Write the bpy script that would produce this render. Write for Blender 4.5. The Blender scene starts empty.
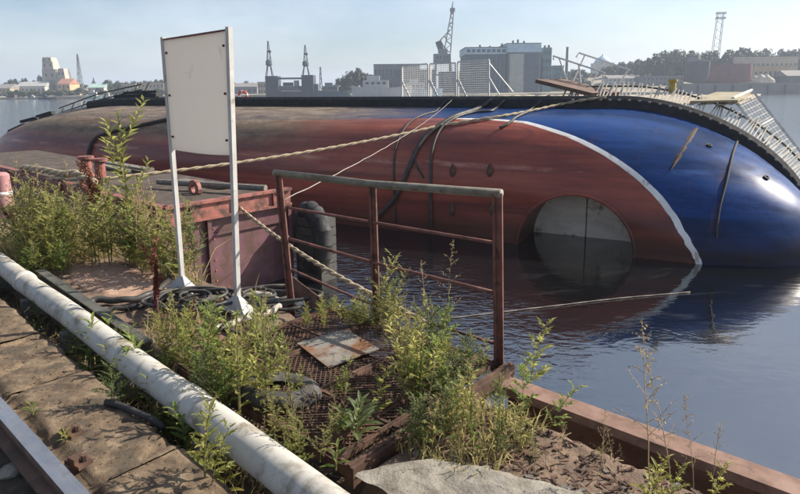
import bpy, bmesh, math, random
from mathutils import Vector, Matrix, noise
from mathutils.bvhtree import BVHTree

R = math.radians
SC = bpy.context.scene
COL = SC.collection
rnd = random.Random(7)

# ---------------------------------------------------------------- camera
F_PX, CX, CY, EYE, ROLL = 600.0, 400.0, 200.0, 1.65, R(0.5)
PITCH = math.atan((CY - 90.5) / F_PX)
WATER = -1.2
_F = Vector((0, math.cos(PITCH), -math.sin(PITCH)))
_U = Vector((0, math.sin(PITCH), math.cos(PITCH)))
_R = Vector((1, 0, 0))
_RI = _R * math.cos(ROLL) - _U * math.sin(ROLL)
_UI = _R * math.sin(ROLL) + _U * math.cos(ROLL)
cam = bpy.data.cameras.new('camera')
cam.sensor_width = 36.0
cam.lens = F_PX / 800 * 36
cam.shift_y = -(247 - CY) / 800
cam.clip_start = 0.05
cam.clip_end = 6000
cam_o = bpy.data.objects.new('camera', cam)
COL.objects.link(cam_o)
cam_o.matrix_world = Matrix((
    (_RI.x, _UI.x, -_F.x, 0), (_RI.y, _UI.y, -_F.y, 0), (_RI.z, _UI.z, -_F.z, EYE), (0, 0, 0, 1)))
SC.camera = cam_o

# ---------------------------------------------------------------- sky, sun, exposure
SUN_AZ, SUN_EL = R(74), R(36)
world = bpy.data.worlds.new('World')
SC.world = world
world.use_nodes = True
wt = world.node_tree
sky = wt.nodes.new('ShaderNodeTexSky')
sky.sky_type = 'NISHITA'
sky.sun_disc = False
sky.sun_elevation = SUN_EL
sky.sun_rotation = SUN_AZ
sky.air_density = 1.0
sky.dust_density = 1.8
sky.ozone_density = 3.0
# a few thin wisps of high cloud mixed over the sky
tcw = wt.nodes.new('ShaderNodeTexCoord')
mpw = wt.nodes.new('ShaderNodeMapping')
mpw.inputs['Scale'].default_value = (1.2, 1.2, 3.6)
nzw = wt.nodes.new('ShaderNodeTexNoise')
nzw.inputs['Scale'].default_value = 2.2
nzw.inputs['Detail'].default_value = 7
nzw.inputs['Roughness'].default_value = 0.62
rmw = wt.nodes.new('ShaderNodeMapRange')
rmw.inputs['From Min'].default_value = 0.36
rmw.inputs['From Max'].default_value = 0.80
rmw.inputs['To Max'].default_value = 0.5
mxw = wt.nodes.new('ShaderNodeMix')
mxw.data_type = 'RGBA'
mxw.inputs['B'].default_value = (7.6, 7.9, 8.2, 1)
wt.links.new(tcw.outputs['Generated'], mpw.inputs['Vector'])
wt.links.new(mpw.outputs['Vector'], nzw.inputs['Vector'])
wt.links.new(nzw.outputs['Fac'], rmw.inputs['Value'])
wt.links.new(rmw.outputs['Result'], mxw.inputs['Factor'])
wt.links.new(sky.outputs['Color'], mxw.inputs['A'])
wt.links.new(mxw.outputs['Result'], wt.nodes['Background'].inputs['Color'])
wt.nodes['Background'].inputs['Strength'].default_value = 0.059

sun = bpy.data.lights.new('sun', 'SUN')
sun.energy = 3.9
sun.angle = R(0.5)
sun.color = (1.0, 0.91, 0.78)
sun_o = bpy.data.objects.new('sun', sun)
COL.objects.link(sun_o)
sd = Vector((math.sin(SUN_AZ) * math.cos(SUN_EL), math.cos(SUN_AZ) * math.cos(SUN_EL), math.sin(SUN_EL)))
sun_o.rotation_euler = sd.to_track_quat('Z', 'Y').to_euler()
sun_o.location = sd * 60

SC.view_settings.view_transform = 'Standard'
SC.view_settings.look = 'None'
SC.view_settings.gamma = 1
SC.view_settings.exposure = 1.42
SC.view_settings.use_curve_mapping = False


# ---------------------------------------------------------------- helpers: rays through the photograph
def ray(u, v):
    return (_RI * ((u - CX) / F_PX) + _UI * ((CY - v) / F_PX) + _F)


def G(u, v, z=0.0):
    d = ray(u, v)
    t = (z - EYE) / d.z
    return Vector((d.x * t, d.y * t, z))


def at(u, v, y):
    d = ray(u, v)
    t = y / d.y
    return Vector((d.x * t, y, EYE + d.z * t))


QA = R(42)
qa = Vector((math.cos(QA), -math.sin(QA), 0))
qc = Vector((math.sin(QA), math.cos(QA), 0))


def Q(a, c, z=0.0):
    return qa * a + qc * c + Vector((0, 0, z))


def toQ(p):
    return (p.x * qa.x + p.y * qa.y, p.x * qc.x + p.y * qc.y)


# ---------------------------------------------------------------- helpers: meshes
class MB:
    def __init__(self):
        self.v, self.f, self.m = [], [], []

    def add(self, vs, fs, mi=0):
        b = len(self.v)
        self.v += [tuple(p) for p in vs]
        self.f += [tuple(i + b for i in f) for f in fs]
        self.m += [mi] * len(fs)

    def box(self, c, s, rot=None, mi=0):
        c = Vector(c)
        hx, hy, hz = s[0] / 2, s[1] / 2, s[2] / 2
        ps = [Vector((x, y, z)) for z in (-hz, hz) for x, y in ((-hx, -hy), (hx, -hy), (hx, hy), (-hx, hy))]
        if rot is not None:
            ps = [rot @ p for p in ps]
        self.add([p + c for p in ps], [(3, 2, 1, 0), (4, 5, 6, 7), (0, 1, 5, 4), (1, 2, 6, 5), (2, 3, 7, 6), (3, 0, 4, 7)], mi)
        return self

    def bar(self, p, q, w, h, up=(0, 0, 1), mi=0):
        p, q = Vector(p), Vector(q)
        d = (q - p)
        L = d.length
        if L < 1e-6:
            return self
        d.normalize()
        up = Vector(up)
        s = d.cross(up)
        if s.length < 1e-4:
            s = d.cross(Vector((1, 0, 0)))
        s.normalize()
        t = s.cross(d)
        rot = Matrix((d, s, t)).transposed()
        return self.box((p + q) / 2, (L, w, h), rot, mi)

    def tube(self, pts, r, n=6, mi=0, cap=True):
        pts = [Vector(p) for p in pts]
        k = len(pts)
        rs = r if isinstance(r, (list, tuple)) else [r] * k
        vs, fs = [], []
        prev = None
        for i in range(k):
            d = (pts[min(i + 1, k - 1)] - pts[max(i - 1, 0)])
            if d.length < 1e-9:
                d = Vector((0, 0, 1))
            d.normalize()
            if prev is None:
                s = d.cross(Vector((0, 0, 1)))
                if s.length < 1e-3:
                    s = d.cross(Vector((0, 1, 0)))
            else:
                s = prev - d * prev.dot(d)
            s.normalize()
            prev = s
            t = d.cross(s)
            for j in range(n):
                a = 2 * math.pi * j / n
                vs.append(pts[i] + (s * math.cos(a) + t * math.sin(a)) * rs[i])
        for i in range(k - 1):
            for j in range(n):
                j2 = (j + 1) % n
                fs.append((i * n + j, i * n + j2, (i + 1) * n + j2, (i + 1) * n + j))
        if cap:
            fs.append(tuple(range(n - 1, -1, -1)))
            fs.append(tuple((k - 1) * n + j for j in range(n)))
        self.add(vs, fs, mi)
        return self

    def lathe(self, prof, n=16, org=(0, 0, 0), mi=0, rot=None):
        org = Vector(org)
        vs, fs = [], []
        for (r, z) in prof:
            for j in range(n):
                a = 2 * math.pi * j / n
                p = Vector((r * math.cos(a), r * math.sin(a), z))
                if rot is not None:
                    p = rot @ p
                vs.append(p + org)
        for i in range(len(prof) - 1):
            for j in range(n):
                j2 = (j + 1) % n
                fs.append((i * n + j, i * n + j2, (i + 1) * n + j2, (i + 1) * n + j))
        fs.append(tuple(range(n - 1, -1, -1)))
        fs.append(tuple((len(prof) - 1) * n + j for j in range(n)))
        self.add(vs, fs, mi)
        return self

    def prism(self, poly, z0, z1, mi=0):
        n = len(poly)
        vs = [(x, y, z0) for x, y in poly] + [(x, y, z1) for x, y in poly]
        fs = [tuple(range(n - 1, -1, -1)), tuple(range(n, 2 * n))]
        fs += [(i, (i + 1) % n, n + (i + 1) % n, n + i) for i in range(n)]
        self.add(vs, fs, mi)
        return self

    def slab(self, a, b, c, d, th, mi=0):
        """four corners (a closed quad) given thickness th downwards along its normal"""
        a, b, c, d = map(Vector, (a, b, c, d))
        nn = (b - a).cross(d - a)
        nn.normalize()
        o = nn * th
        self.add([a, b, c, d, a - o, b - o, c - o, d - o],
                 [(0, 1, 2, 3), (7, 6, 5, 4), (0, 4, 5, 1), (1, 5, 6, 2), (2, 6, 7, 3), (3, 7, 4, 0)], mi)
        return self

    def leaf(self, p, d, l, w, up, mi=0, fold=0.25):
        d = d.normalized()
        s = d.cross(up)
        if s.length < 1e-3:
            s = Vector((1, 0, 0))
        s.normalize()
        nn = s.cross(d)
        m = p + d * (l * 0.42)
        self.add([p, m + s * w * .5 + nn * w * fold, p + d * l - nn * l * .12, m - s * w * .5 + nn * w * fold], [(0, 1, 2), (0, 2, 3)], mi)

    def mesh(self, name, mats, smooth=False):
        me = bpy.data.meshes.new(name)
        me.from_pydata(self.v, [], self.f)
        if not isinstance(mats, (list, tuple)):
            mats = [mats]
        for m in mats:
            me.materials.append(m)
        if len(mats) > 1:
            me.polygons.foreach_set('material_index', self.m)
        if smooth:
            me.polygons.foreach_set('use_smooth', [True] * len(self.f))
        me.update()
        return me


def link(name, me, parent=None, loc=None, rotz=None):
    o = bpy.data.objects.new(name, me)
    COL.objects.link(o)
    if parent is not None:
        o.parent = parent
    if loc is not None:
        o.location = loc
    if rotz is not None:
        o.rotation_euler = (0, 0, rotz)
    return o


def obj(name, mb, mats, parent=None, loc=None, rotz=None, smooth=False):
    return link(name, mb.mesh(name, mats, smooth), parent, loc, rotz)


def tag(o, label, cat, group=None):
    o['label'] = label
    o['category'] = cat
    if group:
        o['group'] = group
    return o


def thing(name, label, cat, loc=(0, 0, 0), rotz=0.0, group=None):
    o = bpy.data.objects.new(name, None)
    o.empty_display_size = 0.2
    COL.objects.link(o)
    o.location = loc
    o.rotation_euler = (0, 0, rotz)
    return tag(o, label, cat, group)


def structure(o):
    o['kind'] = 'structure'
    return o


def stuff(o, label=None, cat=None):
    o['kind'] = 'stuff'
    if label:
        tag(o, label, cat)
    return o


def dup(root, loc, rotz=0.0, scale=1.0, label=None, group=None):
    r = root.copy()
    COL.objects.link(r)
    r.location = loc
    r.rotation_euler = (0, 0, rotz)
    r.scale = (scale, scale, scale)
    if label:
        r['label'] = label
    if group:
        r['group'] = group
    for ch in list(root.children):
        c = ch.copy()
        COL.objects.link(c)
        c.parent = r
        for g in ch.children:
            d = g.copy()
            COL.objects.link(d)
            d.parent = c
    return r


def spline(ctrl, n=8):
    """Catmull-Rom through the control points"""
    P = [Vector(p) for p in ctrl]
    P = [P[0] * 2 - P[1]] + P + [P[-1] * 2 - P[-2]]
    out = []
    for i in range(1, len(P) - 2):
        for k in range(n):
            t = k / n
            p0, p1, p2, p3 = P[i - 1], P[i], P[i + 1], P[i + 2]
            out.append(0.5 * ((2 * p1) + (p2 - p0) * t + (2 * p0 - 5 * p1 + 4 * p2 - p3) * t * t + (3 * p1 - p0 - 3 * p2 + p3) * t ** 3))
    out.append(P[-2])
    return out


def fbm(p, s=1.0, o=4):
    return noise.fractal(Vector(p) * s, 0.9, 2.1, o)


# ---------------------------------------------------------------- helpers: materials
def new_mat(name):
    m = bpy.data.materials.new(name)
    m.use_nodes = True
    nt = m.node_tree
    return m, nt, nt.nodes['Principled BSDF']


def N(nt, typ, **kw):
    n = nt.nodes.new(typ)
    for k, v in kw.items():
        setattr(n, k, v)
    return n


def noise_fac(nt, scale, detail=6, rough=.6, stretch=None, coord='Object', dist=0.0):
    tc = N(nt, 'ShaderNodeTexCoord')
    nz = N(nt, 'ShaderNodeTexNoise')
    nz.inputs['Scale'].default_value = scale
    nz.inputs['Detail'].default_value = detail
    nz.inputs['Roughness'].default_value = rough
    nz.inputs['Distortion'].default_value = dist
    if stretch:
        mp = N(nt, 'ShaderNodeMapping')
        mp.inputs['Scale'].default_value = stretch
        nt.links.new(tc.outputs[coord], mp.inputs['Vector'])
        nt.links.new(mp.outputs['Vector'], nz.inputs['Vector'])
    else:
        nt.links.new(tc.outputs[coord], nz.inputs['Vector'])
    return nz.outputs['Fac']


def ramp(nt, fac, stops, interp='LINEAR'):
    r = N(nt, 'ShaderNodeValToRGB')
    e = r.color_ramp.elements
    r.color_ramp.interpolation = interp
    while len(e) < len(stops):
        e.new(0.5)
    for el, (p, c) in zip(e, stops):
        el.position = p
        el.color = (c[0], c[1], c[2], 1)
    nt.links.new(fac, r.inputs['Fac'])
    return r.outputs['Color']


def mixc(nt, fac, a, b, blend='MIX'):
    m = N(nt, 'ShaderNodeMix', data_type='RGBA', blend_type=blend)
    for s, val in (('Factor', fac), ('A', a), ('B', b)):
        if isinstance(val, bpy.types.NodeSocket):
            nt.links.new(val, m.inputs[s])
        elif isinstance(val, (int, float)):
            m.inputs[s].default_value = val
        else:
            m.inputs[s].default_value = (*val[:3], 1)
    return m.outputs['Result']


def mrange(nt, val, a, b, c=0.0, d=1.0):
    m = N(nt, 'ShaderNodeMapRange')
    for s, x in zip(('From Min', 'From Max', 'To Min', 'To Max'), (a, b, c, d)):
        m.inputs[s].default_value = x
    nt.links.new(val, m.inputs['Value'])
    return m.outputs['Result']


def mth(nt, op, a, b=None):
    m = N(nt, 'ShaderNodeMath', operation=op)
    for i, x in enumerate((a, b)):
        if x is None:
            continue
        if isinstance(x, bpy.types.NodeSocket):
            nt.links.new(x, m.inputs[i])
        else:
            m.inputs[i].default_value = x
    return m.outputs[0]


def bump(nt, bs, fac, strength=.4, dist=.01):
    b = N(nt, 'ShaderNodeBump')
    b.inputs['Strength'].default_value = strength
    b.inputs['Distance'].default_value = dist
    nt.links.new(fac, b.inputs['Height'])
    nt.links.new(b.outputs['Normal'], bs.inputs['Normal'])


def M(name, stops, scale=6, rough=.75, metal=0.0, bmp=.35, bdist=.01, stretch=None, detail=7, rvar=.15, spec=.4, second=None):
    """noise-ramped colour, a second noise for gloss, a fine one for relief; second = (scale, lo, hi, colour)"""
    m, nt, bs = new_mat(name)
    f = noise_fac(nt, scale, detail, .62, stretch)
    col = ramp(nt, f, stops)
    if second:
        f2 = mrange(nt, noise_fac(nt, second[0], 6, .65, None, 'Object', .3), second[1], second[2])
        col = mixc(nt, f2, col, second[3])
    nt.links.new(col, bs.inputs['Base Color'])
    bs.inputs['Metallic'].default_value = metal
    bs.inputs['Specular IOR Level'].default_value = spec
    nt.links.new(mrange(nt, noise_fac(nt, scale * 2.3, 4), .3, .7, max(rough - rvar, .03), min(rough + rvar, 1)), bs.inputs['Roughness'])
    if bmp:
        bump(nt, bs, noise_fac(nt, scale * 5, 6, .7), bmp, bdist)
    return m


def leafmat(name, a, b, c, trans=.45):
    m, nt, bs = new_mat(name)
    f = noise_fac(nt, 7, 3)
    oi = N(nt, 'ShaderNodeObjectInfo')
    ff = mth(nt, 'ADD', mth(nt, 'MULTIPLY', f, .75), mth(nt, 'MULTIPLY', oi.outputs['Random'], .3))
    col = ramp(nt, ff, [(.28, a), (.52, b), (.8, c)])
    nt.links.new(col, bs.inputs['Base Color'])
    bs.inputs['Roughness'].default_value = .55
    bs.inputs['Specular IOR Level'].default_value = .3
    tr = N(nt, 'ShaderNodeBsdfTranslucent')
    nt.links.new(mixc(nt, .5, col, (.34, .31, .12), 'ADD') if trans > .4 else col, tr.inputs['Color'])
    mx = N(nt, 'ShaderNodeMixShader')
    mx.inputs[0].default_value = trans
    nt.links.new(bs.outputs[0], mx.inputs[1])
    nt.links.new(tr.outputs[0], mx.inputs[2])
    nt.links.new(mx.outputs[0], nt.nodes['Material Output'].inputs['Surface'])
    return m


m_rust = M('rusted_steel', [(.3, (.03, .017, .012)), (.5, (.075, .04, .027)), (.7, (.14, .075, .048))], 9, .85, 0, .5, .006)
m_rustred = M('worn_red_oxide_paint', [(.25, (.075, .032, .026)), (.5, (.145, .058, .046)), (.75, (.2, .095, .075))], 9, .75, 0, .45, .005, second=(12, .50, .64, (.055, .03, .02)))
m_bargered = M('red_barge_paint', [(.25, (.17, .06, .05)), (.55, (.25, .09, .072)), (.8, (.31, .14, .11))], 5, .65, 0, .35, .004, second=(7, .47, .60, (.075, .04, .03)))
m_bargepurple = M('faded_purple_barge_paint', [(.25, (.075, .033, .04)), (.55, (.115, .052, .062)), (.8, (.155, .08, .085))], 3, .6, 0, .2, .004, second=(5, .48, .62, (.075, .04, .03)))
m_darksteel = M('dark_weathered_steel', [(.3, (.03, .03, .028)), (.6, (.075, .07, .062)), (.8, (.12, .11, .095))], 8, .7, .1, .35, .005)
m_whitemetal = M('white_painted_metal', [(.3, (.50, .49, .47)), (.6, (.62, .61, .59)), (.8, (.68, .67, .65))], 6, .5, 0, .1, .002, second=(10, .64, .72, (.35, .22, .14)))
m_galv = M('pale_grey_painted_steel', [(.3, (.26, .245, .215)), (.6, (.36, .34, .30)), (.8, (.43, .41, .37))], 10, .65, 0, .3, .002, second=(9, .50, .66, (.17, .10, .065)))
m_rubber = M('black_rubber', [(.3, (.012, .012, .013)), (.7, (.035, .034, .034))], 8, .75, 0, .4, .006)
m_hose = M('dusty_black_hose', [(.3, (.018, .018, .02)), (.7, (.06, .055, .05))], 6, .6, 0, .3, .003)
m_tyre = M('old_tyre_rubber', [(.3, (.02, .02, .02)), (.6, (.05, .048, .045)), (.8, (.14, .13, .12))], 7, .8, 0, .4, .006)
m_rope = M('tan_mooring_rope', [(.3, (.26, .2, .13)), (.6, (.38, .31, .21)), (.8, (.47, .4, .29))], 30, .9, 0, .6, .006)
m_ropegrey = M('grey_worn_rope', [(.3, (.20, .17, .15)), (.7, (.36, .32, .28))], 30, .9, 0, .6, .006)
m_ropedark = M('dark_tarred_rope', [(.3, (.02, .018, .018)), (.7, (.055, .05, .05))], 30, .85, 0, .5, .005)
m_wood = M('weathered_grey_wood', [(.3, (.085, .075, .065)), (.55, (.165, .15, .13)), (.8, (.26, .235, .205))], 6, .85, 0, .5, .006, stretch=(1, 8, 8))
m_pipe = M('pale_pipe_coating', [(.25, (.29, .275, .245)), (.5, (.385, .37, .335)), (.8, (.44, .425, .39))], 5, .7, 0, .3, .004, second=(7, .50, .66, (.17, .145, .105)))
m_toprail = M('lichen_grey_rail', [(.3, (.085, .078, .06)), (.55, (.15, .14, .112)), (.8, (.23, .215, .185))], 9, .7, 0, .3, .002, second=(8, .52, .66, (.10, .06, .042)))
m_postgrey = M('greyed_white_post_paint', [(.3, (.33, .325, .31)), (.6, (.42, .41, .395)), (.8, (.5, .49, .475))], 7, .55, 0, .15, .002, second=(9, .58, .68, (.24, .19, .15)))
m_conc = M('weathered_brown_concrete', [(.32, (.042, .028, .018)), (.47, (.115, .08, .05)), (.60, (.175, .126, .08)), (.76, (.29, .22, .145))], 9, .94, 0, .8, .012, detail=10, second=(4.2, .50, .60, (.07, .054, .037)))
m_concpale = M('pale_concrete', [(.30, (.085, .075, .06)), (.46, (.19, .172, .142)), (.60, (.25, .23, .195)), (.76, (.33, .305, .265))], 8, .92, 0, .9, .016, second=(5, .6, .75, (.22, .19, .15)))
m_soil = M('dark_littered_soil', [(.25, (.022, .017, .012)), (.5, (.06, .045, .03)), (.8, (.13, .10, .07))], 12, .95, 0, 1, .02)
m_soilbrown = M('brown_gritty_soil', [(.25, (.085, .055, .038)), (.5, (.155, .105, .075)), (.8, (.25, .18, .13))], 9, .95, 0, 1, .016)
m_sand = M('pinkish_sand_and_rust_scale', [(.25, (.21, .125, .085)), (.5, (.31, .2, .145)), (.8, (.38, .27, .2))], 7, .95, 0, .7, .01)
m_paper = M('pale_litter', [(.3, (.45, .43, .4)), (.7, (.6, .58, .55))], 5, .8, 0, .1, .002)
m_glassdark = M('dark_window_glass', [(.3, (.03, .035, .04)), (.7, (.06, .07, .08))], 2, .15, 0, 0)

m_stem = M('green_brown_stem', [(.3, (.09, .08, .03)), (.6, (.15, .14, .05)), (.8, (.2, .14, .07))], 8, .7, 0, 0)
m_drystem = M('dry_straw_stem', [(.3, (.2, .14, .075)), (.7, (.34, .25, .15))], 8, .8, 0, 0)
m_leafolive = leafmat('olive_mugwort_leaf', (.115, .125, .042), (.205, .2, .072), (.32, .27, .12), .58)
m_leafgreen = leafmat('fresh_green_leaf', (.075, .135, .034), (.14, .21, .05), (.24, .265, .068), .58)
m_leafyellow = leafmat('yellow_green_leaf', (.13, .16, .042), (.225, .235, .06), (.34, .30, .09), .58)
m_leafdark = leafmat('dark_green_leaf', (.06, .09, .036), (.10, .135, .052), (.16, .17, .07), .46)
m_seedtan = leafmat('tan_seed_head', (.23, .17, .09), (.33, .25, .14), (.42, .33, .2), .3)
m_seedred = leafmat('red_dock_seed', (.12, .028, .022), (.19, .048, .034), (.24, .085, .05), .25)
m_seedbrown = leafmat('brown_dock_seed', (.085, .035, .022), (.14, .06, .036), (.19, .09, .05), .2)
m_grass = leafmat('dry_green_grass', (.14, .14, .05), (.26, .225, .10), (.42, .33, .17), .45)


# ================================================================ WATER AND LAND
def water_mat():
    m, nt, bs = new_mat('oily_harbour_water')
    bs.inputs['Base Color'].default_value = (.012, .014, .016, 1)
    bs.inputs['Roughness'].default_value = .04
    bs.inputs['IOR'].default_value = 3.2
    tc = N(nt, 'ShaderNodeTexCoord')

    def nz(scale, detail, st, dist=0):
        mp = N(nt, 'ShaderNodeMapping')
        mp.inputs['Scale'].default_value = st
        n = N(nt, 'ShaderNodeTexNoise')
        n.inputs['Scale'].default_value = scale
        n.inputs['Detail'].default_value = detail
        n.inputs['Distortion'].default_value = dist
        nt.links.new(tc.outputs['Object'], mp.inputs['Vector'])
        nt.links.new(mp.outputs['Vector'], n.inputs['Vector'])
        return n.outputs['Fac']
    # ruffled beside the pontoon and out on the open river, slick calm off the stern
    sx = N(nt, 'ShaderNodeSeparateXYZ')
    nt.links.new(tc.outputs['Object'], sx.inputs[0])
    xx = mth(nt, 'ADD', sx.outputs['X'], mth(nt, 'MULTIPLY', nz(.6, 3, (1, 1, 1)), 2.4))
    ruff = mrange(nt, xx, 1.3, 3.4, 1.0, .07)
    far = mrange(nt, sx.outputs['Y'], 14, 40, 0.0, 1.0)
    amt = mth(nt, 'MAXIMUM', ruff, far)
    h1 = mth(nt, 'MULTIPLY', nz(5.5, 3, (1, 1.9, 1), .6), .75)
    h2 = mth(nt, 'MULTIPLY', nz(1.2, 3, (1, 1.6, 1), 1.2), 1.0)
    h = mth(nt, 'ADD', mth(nt, 'MULTIPLY', h1, amt), mth(nt, 'MULTIPLY', mth(nt, 'MULTIPLY', h2, mth(nt, 'ADD', mth(nt, 'MULTIPLY', amt, .70), .30)), .6))
    b = N(nt, 'ShaderNodeBump')
    b.inputs['Strength'].default_value = .30
    b.inputs['Distance'].default_value = .10
    nt.links.new(h, b.inputs['Height'])
    nt.links.new(b.outputs['Normal'], bs.inputs['Normal'])
    # drifting film of scum on the slick
    sc = mrange(nt, nz(.55, 6, (1, 2.2, 1), 2.2), .60, .66)
    nt.links.new(mixc(nt, mth(nt, 'MULTIPLY', sc, .35), (.004, .005, .006), (.02, .022, .025)), bs.inputs['Base Color'])
    nt.links.new(mrange(nt, sc, 0, 1, .03, .16), bs.inputs['Roughness'])
    return m


m_water = water_mat()
wb = MB()
wb.add([(-2200, -60, WATER), (2200, -60, WATER), (2200, 2600, WATER), (-2200, 2600, WATER)], [(0, 1, 2, 3)])
structure(obj('water', wb, m_water))
bb = MB()
bb.add([(-2200, -60, WATER - 4), (2200, -60, WATER - 4), (2200, 2600, WATER - 4), (-2200, 2600, WATER - 4)], [(0, 1, 2, 3)])
structure(obj('river_bed', bb, m_soil))

SHORE = [(-2400, 300), (-600, 330), (-250, 350), (-95, 330), (-60, 300), (25, 285), (75, 290), (120, 270), (200, 262), (450, 250), (2400, 260)]


def shore_y(x):
    for (x0, y0), (x1, y1) in zip(SHORE, SHORE[1:]):
        if x0 <= x <= x1:
            return y0 + (y1 - y0) * (x - x0) / (x1 - x0)
    return 300


def land_z(x, y):
    d = y - shore_y(x)
    if d < 0:
        return WATER - 1
    z = WATER + .9 + min(d, 10) * .06
    k = max(0.0, min(1.0, (x - 60) / 40))
    z += k * 9 * max(0, min(1, (d - 25) / 60))
    kl = max(0.0, min(1.0, (-60 - x) / 60))
    z += kl * 7 * max(0, min(1, (d - 30) / 90))
    z += .5 * fbm((x * .02, y * .02, 0), 1)
    return z


m_land = M('far_bank_ground', [(.3, (.14, .13, .09)), (.5, (.24, .21, .15)), (.7, (.33, .29, .21))], .05, .95, 0, 0)
lb = MB()
xs = [-1300 + 40 * i for i in range(20)] + [-500 + 10 * i for i in range(100)] + [500 + 40 * i for i in range(21)]
ds = [-.5, 0, 3, 8, 15, 25, 35, 50, 65, 85, 110, 150, 220, 400, 700]
vs = []
for x in xs:
    for d in ds:
        y = shore_y(x) + d
        vs.append((x, y, land_z(x, y) if d >= 0 else WATER - 2))
n2 = len(ds)
fs = [(i * n2 + j, (i + 1) * n2 + j, (i + 1) * n2 + j + 1, i * n2 + j + 1) for i in range(len(xs) - 1) for j in range(n2 - 1)]
lb.add(vs, fs)
structure(obj('far_bank', lb, m_land, smooth=True))

# ================================================================ THE CAPSIZED SHIP
# local axes: x = s along the keel (0 near the stern), y = -t (t towards us, deck plane at 0, bottom at T), z up from the water
SA = R(28)
SHIP_LOC = Vector((math.sin(SA) * 13.5, math.cos(SA) * 13.5, WATER))
SHIP_M = Matrix.Translation(SHIP_LOC) @ Matrix.Rotation(-SA, 4, 'Z')
T = 2.82


def sqrt0(x):
    return math.sqrt(max(0.0, x))


def outline(t, w):
    """point of the hull outline at depth t; w in 0..1 from the bow end over the top to the stern end"""
    k = t / T
    Rh, Rs, Rb = 1.25, 1.7, 1.6
    dh = Rh * (1 - sqrt0(1 - max(0, (t - (T - Rh)) / Rh) ** 2))
    ds_ = Rs * (1 - sqrt0(1 - max(0, (t - (T - Rs)) / Rs) ** 2))
    db = Rb * (1 - sqrt0(1 - max(0, (t - (T - Rb)) / Rb) ** 2))
    hb = 2.47 - .30 * k - dh
    s_st = -1.9 - 2.6 * k ** 1.4
    s_en = 1.6 - .15 * k - ds_ + .42 * math.sin(math.pi * min(k, 1)) 
    s_bs = -17.0 + .4 * k
    s_be = -25.0 + 2.6 * k + db
    p = 1.85 - .10 * k
    if w < .3:
        a = (w / .3) * math.pi / 2
        return (s_bs + (s_be - s_bs) * math.cos(a) ** (2 / 1.85), hb * math.sin(a) ** (2 / 1.85))
    if w < .62:
        f = (w - .3) / .32
        return (s_bs + (s_st - s_bs) * f, hb)
    a = (1 - (w - .62) / .38) * math.pi / 2
    return (s_st + (s_en - s_st) * max(0, math.cos(a)) ** (2 / p), hb * max(0, math.sin(a)) ** (2 / p))


NW = 96
ws = [i / (NW - 1) for i in range(NW)]


def t_boot(w):
    tab = [(0, 1.6), (.30, 2.0), (.38, 2.15), (.50, 1.98), (.54, 1.87), (.58, 1.74), (.60, 1.76), (.62, 1.87), (.66, 2.03), (.70, 2.17), (.76, 2.40), (.80, 2.545),
           (.84, 2.672), (.88, 2.762), (.92, 2.800), (.96, 2.811), (1.0, 2.8125)]
    for (w0, t0), (w1, t1) in zip(tab, tab[1:]):
        if w <= w1:
            f = (w - w0) / (w1 - w0)
            return t0 + (t1 - t0) * f
    return 2.8125


def girth_rows(w):
    """t values: deck -> boot, stripe, bottom"""
    tb = t_boot(w)
    p0 = outline(tb, w)
    lo_, hi_ = tb, T - .0004
    for _ in range(24):
        mid = (lo_ + hi_) / 2
        q = outline(mid, w)
        if math.sqrt((q[0] - p0[0]) ** 2 + (q[1] - p0[1]) ** 2 + (mid - tb) ** 2) < .11:
            lo_ = mid
        else:
            hi_ = mid
    tb2 = tb + (lo_ - tb) * (.95 + .05 * math.sin(w * 190) * math.sin(w * 67))
    up = [tb * i / 9 for i in range(10)]
    lo = []
    for i in range(1, 15):
        a = i / 14
        lo.append(tb2 + (T - tb2) * math.sin(a * math.pi / 2) ** 1.0)
    return up + [tb2] + lo


def build_hull():
    mb = MB()
    rows = [girth_rows(w) for w in ws]
    nr = len(rows[0])
    extra = [.75, .45, .2]
    cols = []
    for wi, w in enumerate(ws):
        col = []
        for t in rows[wi]:
            s, h = outline(t, w)
            # slight plate waviness
            col.append(Vector((s, -t, h)))
        s, h = outline(T, w)
        for k in extra:
            col.append(Vector((s, -T - .012 * (1 - k), h * k)))
        col.append(Vector((s, -T - .012, 0)))
        cols.append(col)
    nc = len(cols[0])
    for sign in (1, -1):
        vs = [(p.x, p.y, p.z * sign) for col in cols for p in col]
        fs, b = [], len(mb.v)
        for i in range(NW - 1):
            for j in range(nc - 1):
                q = (i * nc + j, (i + 1) * nc + j, (i + 1) * nc + j + 1, i * nc + j + 1)
                q = q[::-1] if sign > 0 else q
                mi = 0 if j < 9 else ((1 if ws[i] > .575 else 2) if j == 9 else 2)
                fs.append((q, mi))
        mb.v += vs
        for q, mi in fs:
            mb.f.append(tuple(b + x for x in q))
            mb.m.append(mi)
    # deck cap
    b = len(mb.v)
    for sign in (1,):
        loop = [(outline(0, w)) for w in ws]
        mb.v += [(s, 0, h) for s, h in loop] + [(s, 0, -h) for s, h in loop]
        for i in range(NW - 1):
            mb.f.append((b + i, b + i + 1, b + NW + i + 1, b + NW + i))
            mb.m.append(0)
    return mb


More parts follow.
